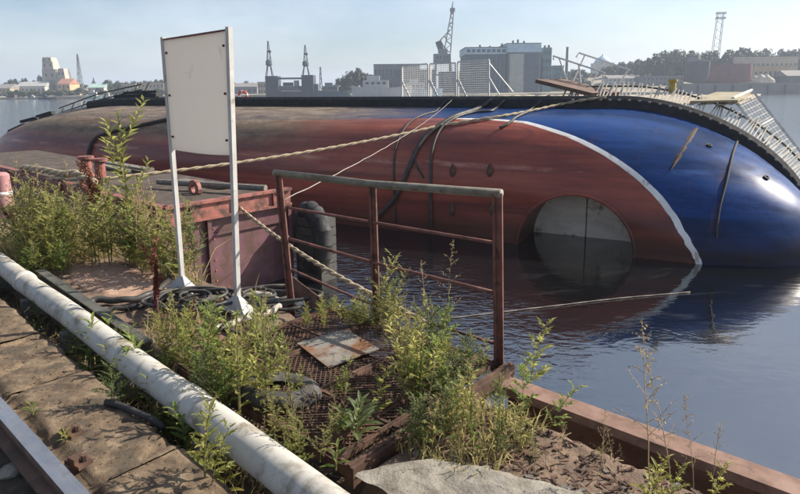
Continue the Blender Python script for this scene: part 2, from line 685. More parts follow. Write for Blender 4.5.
def hull_paint(name, stops, rough, mud_x, mud_amt, fade, dark, spec=.32):
    m, nt, bs = new_mat(name)
    tc = N(nt, 'ShaderNodeTexCoord')
    sx = N(nt, 'ShaderNodeSeparateXYZ')
    nt.links.new(tc.outputs['Object'], sx.inputs[0])
    streak = noise_fac(nt, 1.6, 9, .68, (.22, 1.2, 1.8))
    col = ramp(nt, streak, stops)
    blotch = noise_fac(nt, .8, 6, .6, (.30, 1, 1.3))
    col = mixc(nt, mrange(nt, blotch, .52, .68, 0, .75), col, fade)
    # darker old coat showing in long bands, then scrapes running along the hull
    band = noise_fac(nt, 1.1, 6, .6, (.10, .6, 2.2), 'Object', .4)
    col = mixc(nt, mrange(nt, band, .47, .60, 0, .70), col, dark)
    scr = noise_fac(nt, 3.6, 9, .78, (.10, 1.0, 4.6))
    col = mixc(nt, mrange(nt, scr, .56, .66, 0, .6), col, dark)
    scr2 = noise_fac(nt, 5.0, 9, .8, (.08, 1.0, 5.5))
    col = mixc(nt, mrange(nt, scr2, .66, .74, 0, .45), col, (fade[0] * 1.5 + .02, fade[1] * 1.8 + .02, fade[2] * 1.8 + .02))
    # runs of rust down the plating
    run = noise_fac(nt, 2.6, 8, .7, (2.4, .5, .22))
    col = mixc(nt, mrange(nt, run, .58, .72, 0, .55), col, (.10, .05, .03))
    spk = noise_fac(nt, 22, 6, .75, (.6, 1, 1))
    col = mixc(nt, mrange(nt, spk, .60, .70, 0, .45), col, dark)
    spk2 = noise_fac(nt, 16, 6, .75, (.5, 1, 1.2))
    col = mixc(nt, mrange(nt, spk2, .64, .72, 0, .35), col, (fade[0] * 1.25, fade[1] * 1.5, fade[2] * 1.5))
    # a scuffed rubbing line along the side, and painted-in darkening below the deck edge
    sn = noise_fac(nt, 2.2, 8, .75, (.5, 1, 1))
    hz_ = mth(nt, 'ADD', sx.outputs['Z'], mth(nt, 'MULTIPLY', sn, .16))
    l1 = mth(nt, 'MULTIPLY', mrange(nt, mth(nt, 'ABSOLUTE', mth(nt, 'SUBTRACT', hz_, 1.50)), .015, .06, 1, 0), mrange(nt, noise_fac(nt, 1.5, 6, .7, (.35, 1, 1)), .46, .60))
    col = mixc(nt, mth(nt, 'MULTIPLY', l1, .6), col, (fade[0] * 1.35 + .03, fade[1] * 1.9 + .02, fade[2] * 1.9 + .02))
    l2 = mth(nt, 'MULTIPLY', mrange(nt, mth(nt, 'ABSOLUTE', mth(nt, 'SUBTRACT', hz_, 1.98)), .10, .26, 1, 0), mrange(nt, noise_fac(nt, 1.1, 6, .7, (.22, 1, 1)), .40, .56))
    col = mixc(nt, mth(nt, 'MULTIPLY', l2, .7), col, dark)
    drip = noise_fac(nt, 7, 7, .7, (2.2, .3, .12))
    col = mixc(nt, mth(nt, 'MULTIPLY', mrange(nt, drip, .60, .70, 0, .5), mrange(nt, hz_, .3, 1.5, 1, 0)), col, (.06, .035, .028))
    # plate seams: thin welds
    br = N(nt, 'ShaderNodeTexBrick')
    br.inputs['Scale'].default_value = 1.0
    br.inputs['Mortar Size'].default_value = .006
    br.inputs['Mortar Smooth'].default_value = .4
    br.inputs['Brick Width'].default_value = 2.6
    br.inputs['Row Height'].default_value = .95
    cb = N(nt, 'ShaderNodeCombineXYZ')
    nt.links.new(sx.outputs['X'], cb.inputs[0])
    nt.links.new(mth(nt, 'ADD', sx.outputs['Z'], mth(nt, 'MULTIPLY', sx.outputs['Y'], -.8)), cb.inputs[1])
    nt.links.new(cb.outputs[0], br.inputs['Vector'])
    seam = br.outputs['Fac']
    col = mixc(nt, mth(nt, 'MULTIPLY', seam, .35), col, dark)
    # slime at the water, carried higher to paint in the lower hull's shade
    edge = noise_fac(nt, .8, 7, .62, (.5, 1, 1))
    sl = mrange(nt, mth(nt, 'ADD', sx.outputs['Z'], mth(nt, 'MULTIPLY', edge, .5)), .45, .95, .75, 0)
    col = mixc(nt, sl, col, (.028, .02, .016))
    # dried river mud on the flank of the forward half
    lim = mth(nt, 'ADD', sx.outputs['Z'], mth(nt, 'MULTIPLY', edge, .9))
    mz = mrange(nt, lim, 1.95, 2.3)
    ms = mrange(nt, mth(nt, 'ADD', sx.outputs['X'], mth(nt, 'MULTIPLY', edge, 4)), mud_x, mud_x - 3.0)
    mk = mth(nt, 'MULTIPLY', mth(nt, 'MULTIPLY', mz, ms), mud_amt)
    fine = noise_fac(nt, 9, 7, .7)
    mk = mth(nt, 'MULTIPLY', mk, mrange(nt, fine, .3, .55, .55, 1.0))
    mudc = ramp(nt, noise_fac(nt, 4, 8, .72, (.35, 1, 1)), [(.32, (.085, .062, .042)), (.52, (.17, .132, .092)), (.7, (.27, .225, .165))])
    col = mixc(nt, mk, col, mudc)
    nt.links.new(col, bs.inputs['Base Color'])
    rv = mrange(nt, streak, .35, .65, rough - .08, rough + .10)
    r2 = N(nt, 'ShaderNodeMix', data_type='FLOAT')
    nt.links.new(mk, r2.inputs['Factor'])
    nt.links.new(rv, r2.inputs['A'])
    r2.inputs['B'].default_value = .82
    nt.links.new(r2.outputs['Result'], bs.inputs['Roughness'])
    hb = noise_fac(nt, 1.0, 2, .4, (.9, .8, .8))
    hsum = mth(nt, 'ADD', hb, mth(nt, 'MULTIPLY', fine, .03))
    hsum = mth(nt, 'ADD', hsum, mth(nt, 'MULTIPLY', seam, .05 if mud_amt > .95 else .008))
    bump(nt, bs, hsum, .6 if mud_amt > .95 else .28, .05)
    bs.inputs['Specular IOR Level'].default_value = spec
    return m


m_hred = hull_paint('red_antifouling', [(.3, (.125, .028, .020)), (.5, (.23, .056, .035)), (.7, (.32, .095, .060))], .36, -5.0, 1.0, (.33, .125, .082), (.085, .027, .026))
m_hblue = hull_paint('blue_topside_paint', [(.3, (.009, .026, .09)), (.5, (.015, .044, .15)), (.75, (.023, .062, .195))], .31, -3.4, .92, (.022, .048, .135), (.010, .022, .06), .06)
m_hwhite = M('white_boot_stripe', [(.3, (.5, .5, .48)), (.7, (.66, .66, .65))], 3, .5, 0, .1, .003, second=(5, .56, .68, (.3, .22, .18)))

ship = thing('capsized_ship', 'capsized ship with red bottom and blue side lying over in the dark harbour water', 'ship', SHIP_LOC, -SA)
hull_mb = build_hull()
cut = MB()
AS, AH, AR = -2.16, -.02, 1.03
rot_y = Matrix.Rotation(R(90), 3, 'X')
cut.lathe([(AR, -1.3), (AR, 1.3)], 48, (AS, -T, AH), 0, rot_y)
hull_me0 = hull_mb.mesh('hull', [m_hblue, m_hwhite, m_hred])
bmh = bmesh.new()
bmh.from_mesh(hull_me0)
bmesh.ops.remove_doubles(bmh, verts=bmh.verts, dist=.0008)
bmesh.ops.dissolve_degenerate(bmh, dist=.0005, edges=bmh.edges)
bmesh.ops.recalc_face_normals(bmh, faces=bmh.faces)
bmh.to_mesh(hull_me0)
bmh.free()
hull_tmp = bpy.data.objects.new('hull', hull_me0)
COL.objects.link(hull_tmp)
cut_o = obj('cutter', cut, m_hred)
md = hull_tmp.modifiers.new('tunnel', 'BOOLEAN')
md.operation = 'DIFFERENCE'
md.solver = 'EXACT'
md.object = cut_o
dg = bpy.context.evaluated_depsgraph_get()
hull_me = bpy.data.meshes.new_from_object(hull_tmp.evaluated_get(dg))
bpy.data.objects.remove(hull_tmp)
bpy.data.objects.remove(cut_o)
for p in hull_me.polygons:
    p.use_smooth = True
    if p.material_index > 2:
        p.material_index = 2
hull_me.set_sharp_from_angle(angle=R(38))
hull_me.name = 'hull'
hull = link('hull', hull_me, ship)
bvh = BVHTree.FromPolygons([v.co.copy() for v in hull_me.vertices], [tuple(p.vertices) for p in hull_me.polygons])
SHIP_INV = SHIP_M.inverted()


def on_hull(u, v, lift=0.0):
    """where the sight line through (u, v) meets the hull, in ship-local coordinates"""
    o = SHIP_INV @ Vector((0, 0, EYE))
    d = (SHIP_INV.to_3x3() @ ray(u, v)).normalized()
    p, n, _, _ = bvh.ray_cast(o, d)
    if p is None:
        return None
    return p + n * lift


def ship_at(u, v, t):
    """point on the plane at depth t behind/in front of the deck plane, ship-local"""
    o = SHIP_INV @ Vector((0, 0, EYE))
    d = SHIP_INV.to_3x3() @ ray(u, v)
    k = (-t - o.y) / d.y
    return o + d * k


# plates inside the tunnel
m_tplate = M('grey_thruster_plate', [(.3, (.52, .48, .40)), (.55, (.70, .66, .57)), (.8, (.80, .76, .67))], 3, .7, 0, .25, .006, stretch=(.5, 1, 1.5), second=(2.4, .56, .66, (.24, .17, .11)))
for sgn in (-1, 1):
    pb = MB()
    pts = [(AS + sgn * .012, AH - AR + .004)] + [(AS + sgn * max(.012, (AR - .004) * math.cos(a)), AH + (AR - .004) * math.sin(a)) for a in [R(-88 + 8 * i) for i in range(23)]] + [(AS + sgn * .012, AH + AR - .004)]
    vs = [(x, -T + 1.10, z) for x, z in pts] + [(x, -T + 1.18, z) for x, z in pts]
    k = len(pts)
    pb.add(vs, [tuple(range(k)), tuple(range(2 * k - 1, k - 1, -1))] + [(i, (i + 1) % k, k + (i + 1) % k, k + i) for i in range(k)])
    obj('tunnel_plate', pb, m_tplate, ship)

rim = MB()
rim.tube([(AS + (AR + .01) * math.cos(a), -T - .012, AH + (AR + .01) * math.sin(a)) for a in [R(-20 + 5 * i) for i in range(45)]], .032, 8)
obj('tunnel_rim', rim, m_hred, ship, smooth=True)
# black rubber fender along the deck edge, with its bolts
fw = [w for w in ws if w > .235]
prof = [(-.17, -.06), (-.16, .17), (-.10, .24), (.10, .24), (.17, .17), (.17, -.07)]


def edge_frame(w):
    s, h = outline(0, w)
    e = .002
    s1, h1 = outline(0, max(w - e, 0))
    s2, h2 = outline(0, min(w + e, 1))
    tx, tz = s2 - s1, h2 - h1
    L = math.hypot(tx, tz) or 1
    return Vector((s, 0, h)), Vector((-tz / L, 0, tx / L)), Vector((tx / L, 0, tz / L))


fb = MB()
vs = []
for w in fw:
    p, n, tt = edge_frame(w)
    for (y, o) in prof:
        vs.append(p + n * (o - .01) + Vector((0, -y - .02, 0)))
k = len(prof)
fs = [(i * k + j, i * k + j + 1, (i + 1) * k + j + 1, (i + 1) * k + j) for i in range(len(fw) - 1) for j in range(k - 1)]
fs += [tuple(range(k)), tuple((len(fw) - 1) * k + j for j in range(k - 1, -1, -1))]
fb.add(vs, fs)
obj('fender', fb, m_rubber, ship)
# evenly spaced stations along the deck edge from midships round the stern
edge_pts = []
acc, last = 0.0, None
for i in range(2600):
    w = .30 + .7 * i / 2599
    p = Vector((outline(0, w)[0], 0, outline(0, w)[1]))
    if last is not None:
        acc += (p - last).length
    last = p
    edge_pts.append((acc, w))


def w_at(dist):
    for a, w in edge_pts:
        if a >= dist:
            return w
    return 1.0


EDGE_L = edge_pts[-1][0]
bolt_me = MB().box((0, 0, 0), (.05, .05, .035)).mesh('bolt', m_galv)
dd = EDGE_L - 5.6
while dd < EDGE_L - .3:
    p, n, tt = edge_frame(w_at(dd))
    o = link('bolt', bolt_me, ship)
    o.location = p + n * .15 + Vector((0, -.195, 0))
    o.rotation_euler = (0, -math.atan2(tt.z, tt.x), 0)
    dd += .19
# flared slatted bulwark behind the fender round the stern quarter
slat_me = MB().box((0, 0, 0), (.026, .60, .025)).mesh('slat', M('weathered_grey_slat', [(.3, (.17, .155, .13)), (.5, (.30, .28, .25)), (.7, (.46, .43, .39))], 2.5, .85, 0, .2, .003))
r_s = random.Random(8)
dd = EDGE_L - 5.9
while dd < EDGE_L - .2:
    p, n, tt = edge_frame(w_at(dd))
    d2 = (n * .50 + Vector((0, .85, 0))).normalized()
    o = link('slat', slat_me, ship)
    if r_s.random() < .12:
        COL.objects.unlink(o)
        bpy.data.objects.remove(o)
        dd += .066
        continue
    d2 = (d2 + tt * r_s.gauss(0, .07) + n * r_s.gauss(0, .05)).normalized()
    tt = (tt - d2 * tt.dot(d2)).normalized()
    o.matrix_local = Matrix.Translation(p + n * .20 + Vector((0, .12, 0)) + d2 * (.28 + r_s.uniform(-.05, .03))) @ Matrix((tt, d2, tt.cross(d2))).transposed().to_4x4()
    dd += .066
# dark strip carrying the slats
sb = MB()
dlist = [EDGE_L - 6.0 + .15 * i for i in range(40)]
for off in (.06, .52):
    pts = []
    for dd in dlist:
        p, n, tt = edge_frame(w_at(dd))
        d2 = (n * .50 + Vector((0, .85, 0))).normalized()
        pts.append(p + n * .165 + Vector((0, .12, 0)) + d2 * off)
    sb.tube(pts, .02, 5)
obj('slat_rail', sb, m_darksteel, ship)

# superstructure lying over on its side behind the deck plane
sup = MB()
sup.box((-4.6, 1.35, .62), (7.4, 2.3, 3.6))
obj('deckhouse', sup, M('dirty_cream_deckhouse', [(.3, (.40, .36, .29)), (.7, (.55, .5, .42))], 2, .7, 0, .1, second=(3, .58, .7, (.2, .16, .11))), ship)
m_cane = M('weathered_tan_slats', [(.3, (.26, .22, .17)), (.7, (.42, .37, .30))], 4, .85, 0, .2, .003)
lath_me = MB().box((0, 0, 0), (.07, 1.9, .03)).mesh('lath', m_cane)
for i in range(54):
    o = link('lath', lath_me, ship)
    o.location = (-5.6 + i * .115, 1.25, 2.60 + .012 * math.sin(i * 1.7))
    o.rotation_euler = (R(5), 0, -.25 + .03 * math.sin(i * 2.3))
# hull anodes
an = MB()
an.lathe([(.01, -.14), (.05, -.10), (.075, -.02), (.05, .05), (.018, .14)], 8)
an_me = an.mesh('anode', m_rust, True)
for (u, v) in [(453, 171), (490, 171), (452, 209), (492, 208)]:
    p = on_hull(u, v, .02)
    if p:
        o = link('anode', an_me, ship)
        o.location = p
        o.scale = (1, .5, 1)
# small discharge outlets in the blue side
ol_me = MB().lathe([(.05, -.02), (.05, .03), (.03, .03), (.03, .01)], 10).mesh('outlet', m_rubber)
for (u, v) in [(709, 146), (766, 178)]:
    p = on_hull(u, v, .0)
    if p:
        pn = on_hull(u, v, .1) - p
        o = link('outlet', ol_me, ship)
        o.location = p
        o.rotation_euler = pn.to_track_quat('Z', 'Y').to_euler()
# rust gash on the blue side: a ragged scab of scale standing just proud of the plating
gcl = [(671, 170, 2), (674, 164, 5), (679, 156, 7), (684, 148, 7), (689, 140, 7.5), (693, 133, 6), (697, 128, 3)]
gb = MB()
r2_ = random.Random(4)
for k_, lift in ((0, .012), (1, .018)):
    vs = []
    for u, v, w_ in gcl:
        w_ = w_ * (.8 if k_ == 0 else .45) * r2_.uniform(.8, 1.15)
        for f in (-.5, -.17, .17, .5):
            vs.append(on_hull(u + w_ * f, v + w_ * f * .35, lift if abs(f) < .3 else .002))
    if all(p is not None for p in vs):
        gb.add(vs, [(a * 4 + b_, a * 4 + b_ + 1, (a + 1) * 4 + b_ + 1, (a + 1) * 4 + b_) for a in range(len(gcl) - 1) for b_ in range(3)])
obj('rust_scar', gb, M('rust_scale', [(.3, (.02, .012, .01)), (.7, (.06, .036, .025))], 14, .9, 0, .5, .006), ship)


def rails(name, mb, mat=m_whitemetal):
    return obj(name, mb, mat, ship)


# three white mesh panels standing on the upturned edge
def panel_quad(q, t0):
    return [ship_at(u, v, t0) for u, v in q]


for (ul, ur, vt1, vt2) in [(402, 428, 66, 64), (430, 456, 64, 63), (458, 489, 62, 60)]:
    f = MB()
    A, B, C, D = ship_at(ul, 99, -.55), ship_at(ur, 99, -.55), ship_at(ur, vt2, -.55), ship_at(ul, vt1, -.55)
    for p, q in ((A, D), (B, C), (D, C)):
        f.bar(p, q, .035, .035)
    mid = B.lerp(C, .55)
    f.bar(mid, B + (B - A).normalized() * .32, .03, .03)
    mid = A.lerp(D, .55)
    f.bar(mid, A + (B - A).normalized() * .25, .03, .03)
    fo = rails('mesh_panel', f)
    g = MB()
    for k in range(1, 15):
        g.tube([A.lerp(B, k / 15), D.lerp(C, k / 15)], .007, 3)
    for k in range(1, 17):
        g.tube([A.lerp(D, k / 17), B.lerp(C, k / 17)], .007, 3)
    go = obj('wire_mesh', g, m_whitemetal, fo)
    go['kind'] = 'stuff'
st = MB()
st.tube([ship_at(489, 63, -.55), ship_at(513, 92, -1.0)], .014, 5)
rails('stay', st)

# tilted gangway leaning over the edge with two white handrails
gw = MB()
p0, p1, p2 = ship_at(535, 83, -.1), ship_at(564, 82.5, -.75), ship_at(620, 96, -.75)
p3 = p0 + (p2 - p1)
gw.slab(p0, p1, p2, p3, .085)
obj('gangway', gw, M('brown_gangway_plate', [(.3, (.09, .055, .04)), (.7, (.17, .11, .085))], 5, .7, 0, .2), ship)
gs = MB()
gs.bar(p1 + Vector((0, 0, .03)), p2 + Vector((0, 0, .03)), .03, .09)
obj('gangway_stringer', gs, m_whitemetal, ship)
for (top, foot, tt) in [(((553, 56), (605, 73)), ((563, 80), (600, 93)), -.75), (((579, 53), (630, 70)), ((568, 80), (612, 94)), -1.0)]:
    r = MB()
    a, b = ship_at(*top[0], tt), ship_at(*top[1], tt)
    fa, fb2 = ship_at(*foot[0], tt), ship_at(*foot[1], tt)
    r.tube([a + (fa - a) * .18 + (a - b) * .02, a, b], .022, 6)
    for k in (.12, .5, .97):
        r.tube([a.lerp(b, k), fa.lerp(fb2, k) if k < .9 else fb2 + (b - a) * .02], .018, 6)
    rails('handrail', r)

# wire-mesh rail panel sprung loose beside the stern
A, B, C, D = [ship_at(u, v, t) for (u, v, t) in [(733, 98, -.5), (752, 90, -1.3), (842, 205, -1.3), (822, 222, -.5)]]
f = MB()
for p, q in ((A, B), (B, C), (C, D), (D, A)):
    f.bar(p, q, .045, .045)
for k in (.25, .5, .75):
    f.bar(A.lerp(D, k), B.lerp(C, k), .025, .025)
lr = rails('loose_rail_panel', f)
g = MB()
for k in range(1, 26):
    g.tube([A.lerp(D, k / 26), B.lerp(C, k / 26)], .006, 3)
for k in range(1, 7):
    g.tube([A.lerp(B, k / 7), D.lerp(C, k / 7)], .006, 3)
go = obj('wire_mesh', g, m_galv, lr)
go['kind'] = 'stuff'
pb = MB()
pb.slab(ship_at(690, 101, -.3), ship_at(738, 100, -.3), ship_at(752, 92, -1.3), ship_at(716, 92, -1.3), .04)
obj('cream_panel', pb, M('cream_panel_paint', [(.3, (.26, .22, .14)), (.7, (.36, .31, .21))], 4, .6, 0, .1), ship)
bt = MB()
bt.lathe([(.07, 0), (.07, .22), (.10, .24), (.10, .28)], 10, ship_at(672, 93, -.6))
obj('yellow_bollard', bt, M('chipped_yellow_paint', [(.3, (.32, .23, .05)), (.7, (.45, .34, .1))], 6, .6), ship)

# wreckage of rails and planks at the far, forward end
m_deb = m_darksteel
dbm = MB()
r3 = random.Random(3)
for i in range(9):
    f0 = i / 8
    a = ship_at(58 + 85 * f0, 119 - 24 * f0, -.35)
    dbm.tube([a, a + Vector((.1, .2, .35 + .2 * r3.random()))], .022, 5)
for off in (0, .35, .7):
    dbm.tube([ship_at(60, 118, -.35) + Vector((0, 0, off * .5)), ship_at(100, 106, -.35) + Vector((0, 0, off * .6)), ship_at(143, 95, -.35) + Vector((0, 0, off * .5))], .022, 5)
obj('broken_railing', dbm, m_darksteel, ship)
dk = MB()
for (q0, q1, w_) in [((60, 120), (120, 111), .16), ((75, 116), (150, 98), .14), ((95, 113), (162, 103), .22), ((118, 103), (160, 101), .3), ((125, 98), (158, 96), .12)]:
    dk.bar(ship_at(*q0, -.2) + Vector((0, 0, .16)), ship_at(*q1, -.3) + Vector((0, 0, .14)), w_, w_ * .7)
obj('wreck_plank', dk, m_rubber, ship)
dk = MB()
pp = [ship_at(u, v, .02) for u, v in [(3, 146), (12, 134), (25, 126), (38, 120), (52, 114)]]
for a, b in zip(pp, pp[1:]):
    for j in range(3):
        o1 = Vector((r3.uniform(-.2, .2), 0, r3.uniform(-.05, .2)))
        dk.bar(a + o1, b + o1 * .5, .14, .07)
obj('torn_rubber', dk, m_rubber, ship)
# edge moulding round the bow
em = MB()
em.tube([(outline(0, w)[0], -.03, outline(0, w)[1] + .02) for w in [.03 + .27 * i / 40 for i in range(41)]], .06, 6)
obj('bow_moulding', em, m_galv, ship)
# cables and hoses dropped over the hull
m_cab = m_hose


def hull_line(name, ctrl, r, mat, over=None):
    pts = []
    if over:
        pts += over
    for p in spline([Vector((u, v, 0)) for u, v in ctrl], 6):
        q = on_hull(p.x, p.y, r * .9)
        if q:
            pts.append(q)
    b = MB()
    b.tube(pts, r, 6)
    return obj(name, b, mat, ship, smooth=True)


hull_line('hose', over=[ship_at(502, 96, -.2), ship_at(496, 97.5, .02), ship_at(489, 101.5, .24), ship_at(482, 107, .26)], mat=m_cab, r=.045, ctrl=[(474, 112), (458, 117), (444, 124), (424, 140), (411, 165), (398, 195), (378, 217)])
hull_line('hose', over=[ship_at(514, 96, -.2), ship_at(509, 97.5, .02), ship_at(503, 101.5, .24), ship_at(498, 107, .26)], mat=m_cab, r=.03, ctrl=[(492, 112), (470, 114), (452, 121), (439, 133), (432, 155), (431, 185), (432, 226)])
hull_line('cable', over=[ship_at(453, 96, -.2), ship_at(449, 97.5, .02), ship_at(445, 102, .23), ship_at(440, 107, .25)], mat=m_cab, r=.02, ctrl=[(436, 112), (420, 117), (407, 126), (397, 145), (394, 170), (396, 222)])
hull_line('cable', [(413, 152), (417, 166), (424, 178)], .02, m_cab)
hull_line('cable', over=[ship_at(549, 96, -.2), ship_at(545, 97.5, .02), ship_at(540, 102, .23), ship_at(534, 107, .25)], mat=m_cab, r=.028, ctrl=[(528, 113), (517, 118), (508, 125), (500, 129)])
hull_line('cable', [(212, 112), (190, 117), (167, 121), (148, 125), (125, 130), (108, 134), (97, 139), (91, 149), (89, 164)], .05, m_ropedark)
hull_line('hanging_strap', [(744, 124), (741, 132), (737, 142), (733, 153), (730, 165), (727, 178), (724, 190), (721, 201), (719, 210), (717, 224), (716, 238)], .02, m_ropedark)


# ================================================================ THE QUAY
def grid_mesh(a0, a1, c0, c1, step, hf, keep=None):
    na, nc_ = int((a1 - a0) / step) + 1, int((c1 - c0) / step) + 1
    mb = MB()
    vs = []
    for i in range(na):
        for j in range(nc_):
            a, c = a0 + (a1 - a0) * i / (na - 1), c0 + (c1 - c0) * j / (nc_ - 1)
            vs.append(Q(a, c, hf(a, c)))
    fs = [(i * nc_ + j, (i + 1) * nc_ + j, (i + 1) * nc_ + j + 1, i * nc_ + j + 1) for i in range(na - 1) for j in range(nc_ - 1)
          if keep is None or keep(a0 + (a1 - a0) * (i + .5) / (na - 1), c0 + (c1 - c0) * (j + .5) / (nc_ - 1))]
    mb.add(vs, fs)
    return mb


def sstep(x, a, b):
    t = max(0.0, min(1.0, (x - a) / (b - a)))
    return t * t * (3 - 2 * t)


def soil_h(a, c):
    n = fbm((a * 3, c * 3, 1.7), 1, 5) * .022 + fbm((a * 14, c * 14, 4), 1, 3) * .008
    gap = sstep(c, 1.18, 1.3) * (1 - sstep(c, 1.58, 1.72))
    z = -.035 - .24 * gap + n
    g = sstep(a, -3.5, -3.38) * (1 - sstep(a, -1.86, -1.72)) * sstep(c, 1.6, 1.7)
    z -= .24 * g
    if a > -1.8:
        z -= .17 * sstep(c + .02 * fbm((a * 6, 1, 1), 1, 3), 2.53, 2.60)
    return z


structure(obj('pontoon_soil', grid_mesh(-9.5, 1.6, 1.1, 2.68, .035, soil_h), m_soilbrown, smooth=True))
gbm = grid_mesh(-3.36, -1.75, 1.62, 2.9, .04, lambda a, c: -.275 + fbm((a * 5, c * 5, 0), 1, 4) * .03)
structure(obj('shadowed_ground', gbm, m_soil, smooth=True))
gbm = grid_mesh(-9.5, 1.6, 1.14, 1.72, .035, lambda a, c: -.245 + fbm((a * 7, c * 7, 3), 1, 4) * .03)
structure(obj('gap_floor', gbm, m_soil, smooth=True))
# the pontoon body and the quay body under all of it
kb = MB()
cs = [Q(-10, 1.0, 0), Q(2.2, 1.0, 0), Q(2.2, 2.66, 0), Q(-10, 2.66, 0)]
kb.add([(p.x, p.y, -.34) for p in cs] + [(p.x, p.y, -3.5) for p in cs],
       [(3, 2, 1, 0), (0, 1, 5, 4), (1, 2, 6, 5), (2, 3, 7, 6), (3, 0, 4, 7)])
structure(obj('pontoon_wall', kb, m_rust))
kb = MB()
cs = [Q(-14, -25, 0), Q(12, -25, 0), Q(12, 1.0, 0), Q(-14, 1.0, 0)]
kb.add([(p.x, p.y, -.3) for p in cs] + [(p.x, p.y, -3.5) for p in cs],
       [(3, 2, 1, 0), (0, 1, 5, 4), (1, 2, 6, 5), (2, 3, 7, 6), (3, 0, 4, 7)])
structure(obj('quay_body', kb, m_conc))
gb2 = grid_mesh(-8, 2, -1.6, .70, .05, lambda a, c: -.10 + fbm((a * 4, c * 4, 8), 1, 5) * .03)
structure(obj('track_bed', gb2, m_soil, smooth=True))


def edge_c(a):
    return 1.235 - .032 * (a + 3) + .022 * fbm((a * 1.6, 3, 0), 1, 3) + .020 * fbm((a * 7, 7, 0), 1, 4)


def slab_h(a, c):
    z = fbm((a * 2.2, c * 2.2, 0), 1, 3) * .003 + fbm((a * 12, c * 12, 2), 1, 5) * .004
    # cracks and steps between the worn courses
    for (a0, k, d) in ((-4.55, .25, .03), (-3.72, -.3, .022), (-3.0, .5, .02), (-5.6, .1, .03), (-2.55, -.2, .02), (-3.35, .9, .014), (-4.1, -.8, .016), (-2.1, .6, .02), (-5.0, .7, .016)):
        x = (a - a0) - k * (c - 1.0) + .05 * fbm((a * 5, c * 5, a0), 1, 3)
        z -= d * math.exp(-(x / .018) ** 2)
    z += .02 * sstep(a, -3.72, -3.66) - .012 * sstep(a, -4.57, -4.5)
    # crumbled arris
    e = edge_c(a) - c
    z -= .035 * math.exp(-max(e, 0) / .014) * (.5 + .9 * abs(fbm((a * 9, c * 9, 5), 1, 3)))
    z -= .03 * (1 - sstep(c, .82, .87 + .03 * fbm((a * 3, 1, 1), 1, 3)))
    return z + .004


def slab_piece(a0, a1):
    n = max(4, int((a1 - a0) / .022))
    mc = 26
    mb = MB()
    vs = []
    for i in range(n + 1):
        a = a0 + (a1 - a0) * i / n
        ce = edge_c(a)
        for j in range(mc + 1):
            c = .80 + (ce - .80) * j / mc
            vs.append(Q(a, c, slab_h(a, c)))
        vs.append(Q(a, ce + .015 + .02 * fbm((a * 8, 0, 9), 1, 3), -.10))
        vs.append(Q(a, ce + .01, -.32))
    k = mc + 3
    mb.add(vs, [(i * k + j, (i + 1) * k + j, (i + 1) * k + j + 1, i * k + j + 1) for i in range(n) for j in range(k - 1)])
    return mb


for a0, a1 in ((-8.2, -5.606), (-5.594, -4.556), (-4.544, -3.726), (-3.714, -2.5), (-2.49, -1.2), (-1.19, .6)):
    structure(obj('concrete_quay', slab_piece(a0, a1), m_conc, smooth=True))

# crane rail along the quay
rail_t = thing('crane_rail', 'worn steel crane rail with a bright top set along the concrete quay', 'rail', Q(-3, .74, -.06), -QA)
rb = MB()
pr = [(-.066, 0), (.066, 0), (.066, .016), (.012, .03), (.012, .06), (.038, .07), (.041, .096), (.034, .108), (-.034, .108), (-.041, .096), (-.038, .07), (-.012, .06), (-.012, .03), (-.066, .016)]
k = len(pr)
rb.add([(-4.5, y, z) for y, z in pr] + [(4.5, y, z) for y, z in pr], [tuple(range(k)), tuple(range(2 * k - 1, k - 1, -1))] + [(i, k + i, k + (i + 1) % k, (i + 1) % k) for i in range(k)])
m_railrust = M('rail_web_rust', [(.3, (.05, .03, .022)), (.7, (.14, .08, .055))], 10, .8, 0, .4, .004)
m_railtop = M('polished_rail_head', [(.3, (.30, .30, .31)), (.6, (.42, .42, .43)), (.8, (.5, .5, .5))], 5, .34, .85, .08, .002, stretch=(.3, 3, 3), second=(12, .6, .74, (.22, .15, .11)))
rb2 = MB()
rb2.box((0, 0, .1095), (9.0, .070, .005))
obj('rail_section', rb, m_railrust, rail_t)
obj('rail_head', rb2, m_railtop, rail_t)
for (u, v) in ((70, 436), (77, 466)):
    p = G(u, v, .0)
    cl = MB()
    cl.box((0, 0, .012), (.11, .07, .018))
    cl.box((0, -.02, .03), (.05, .03, .03))
    cl.lathe([(.014, .02), (.014, .05)], 6, (.03, .01, 0))
    a, c = toQ(p)
    o = obj('rail_clip', cl, m_rust, rail_t, (a + 3, c - .74 + .01, .065))
    o.rotation_euler = (0, 0, .2)

# the long pale pipe
P0, P1 = G(-2, 262, .06), G(312, 494, .06)
pd = (P1 - P0).normalized()
P0 = P0 - pd * 2.5
P1 = P1 + pd * 1.2
pipe = thing('pipe', 'long pale painted pipe lying in the gap beside the concrete quay', 'pipe', P0)
sg = P1 - P0
L = sg.length
pb = MB()
pb.tube([pd * (L * i / 24) + Vector((0, 0, .006 * math.sin(i * 1.1))) for i in range(25)], .084, 24)
obj('pipe_barrel', pb, m_pipe, pipe, smooth=True).data.set_sharp_from_angle(angle=R(50))
for (u, v) in ((28, 281), (196, 400)):
    q = (G(u, v, .06) - P0).dot(pd)
    cb = MB()
    cb.tube([pd * (q - .05), pd * (q - .045), pd * (q + .045), pd * (q + .05)], [.085, .093, .093, .085], 24)
    obj('pipe_collar', cb, m_pipe, pipe, smooth=True)
for q in (2.6, 3.6, 4.6, 5.6, 6.6):
    wbm = MB()
    mid = pd * q + Vector((0, 0, -.16))
    side = Vector((-pd.y, pd.x, 0))
    wbm.bar(mid - side * .09, mid + side * .09, .08, .13)
    obj('timber_cradle', wbm, m_wood, pipe)

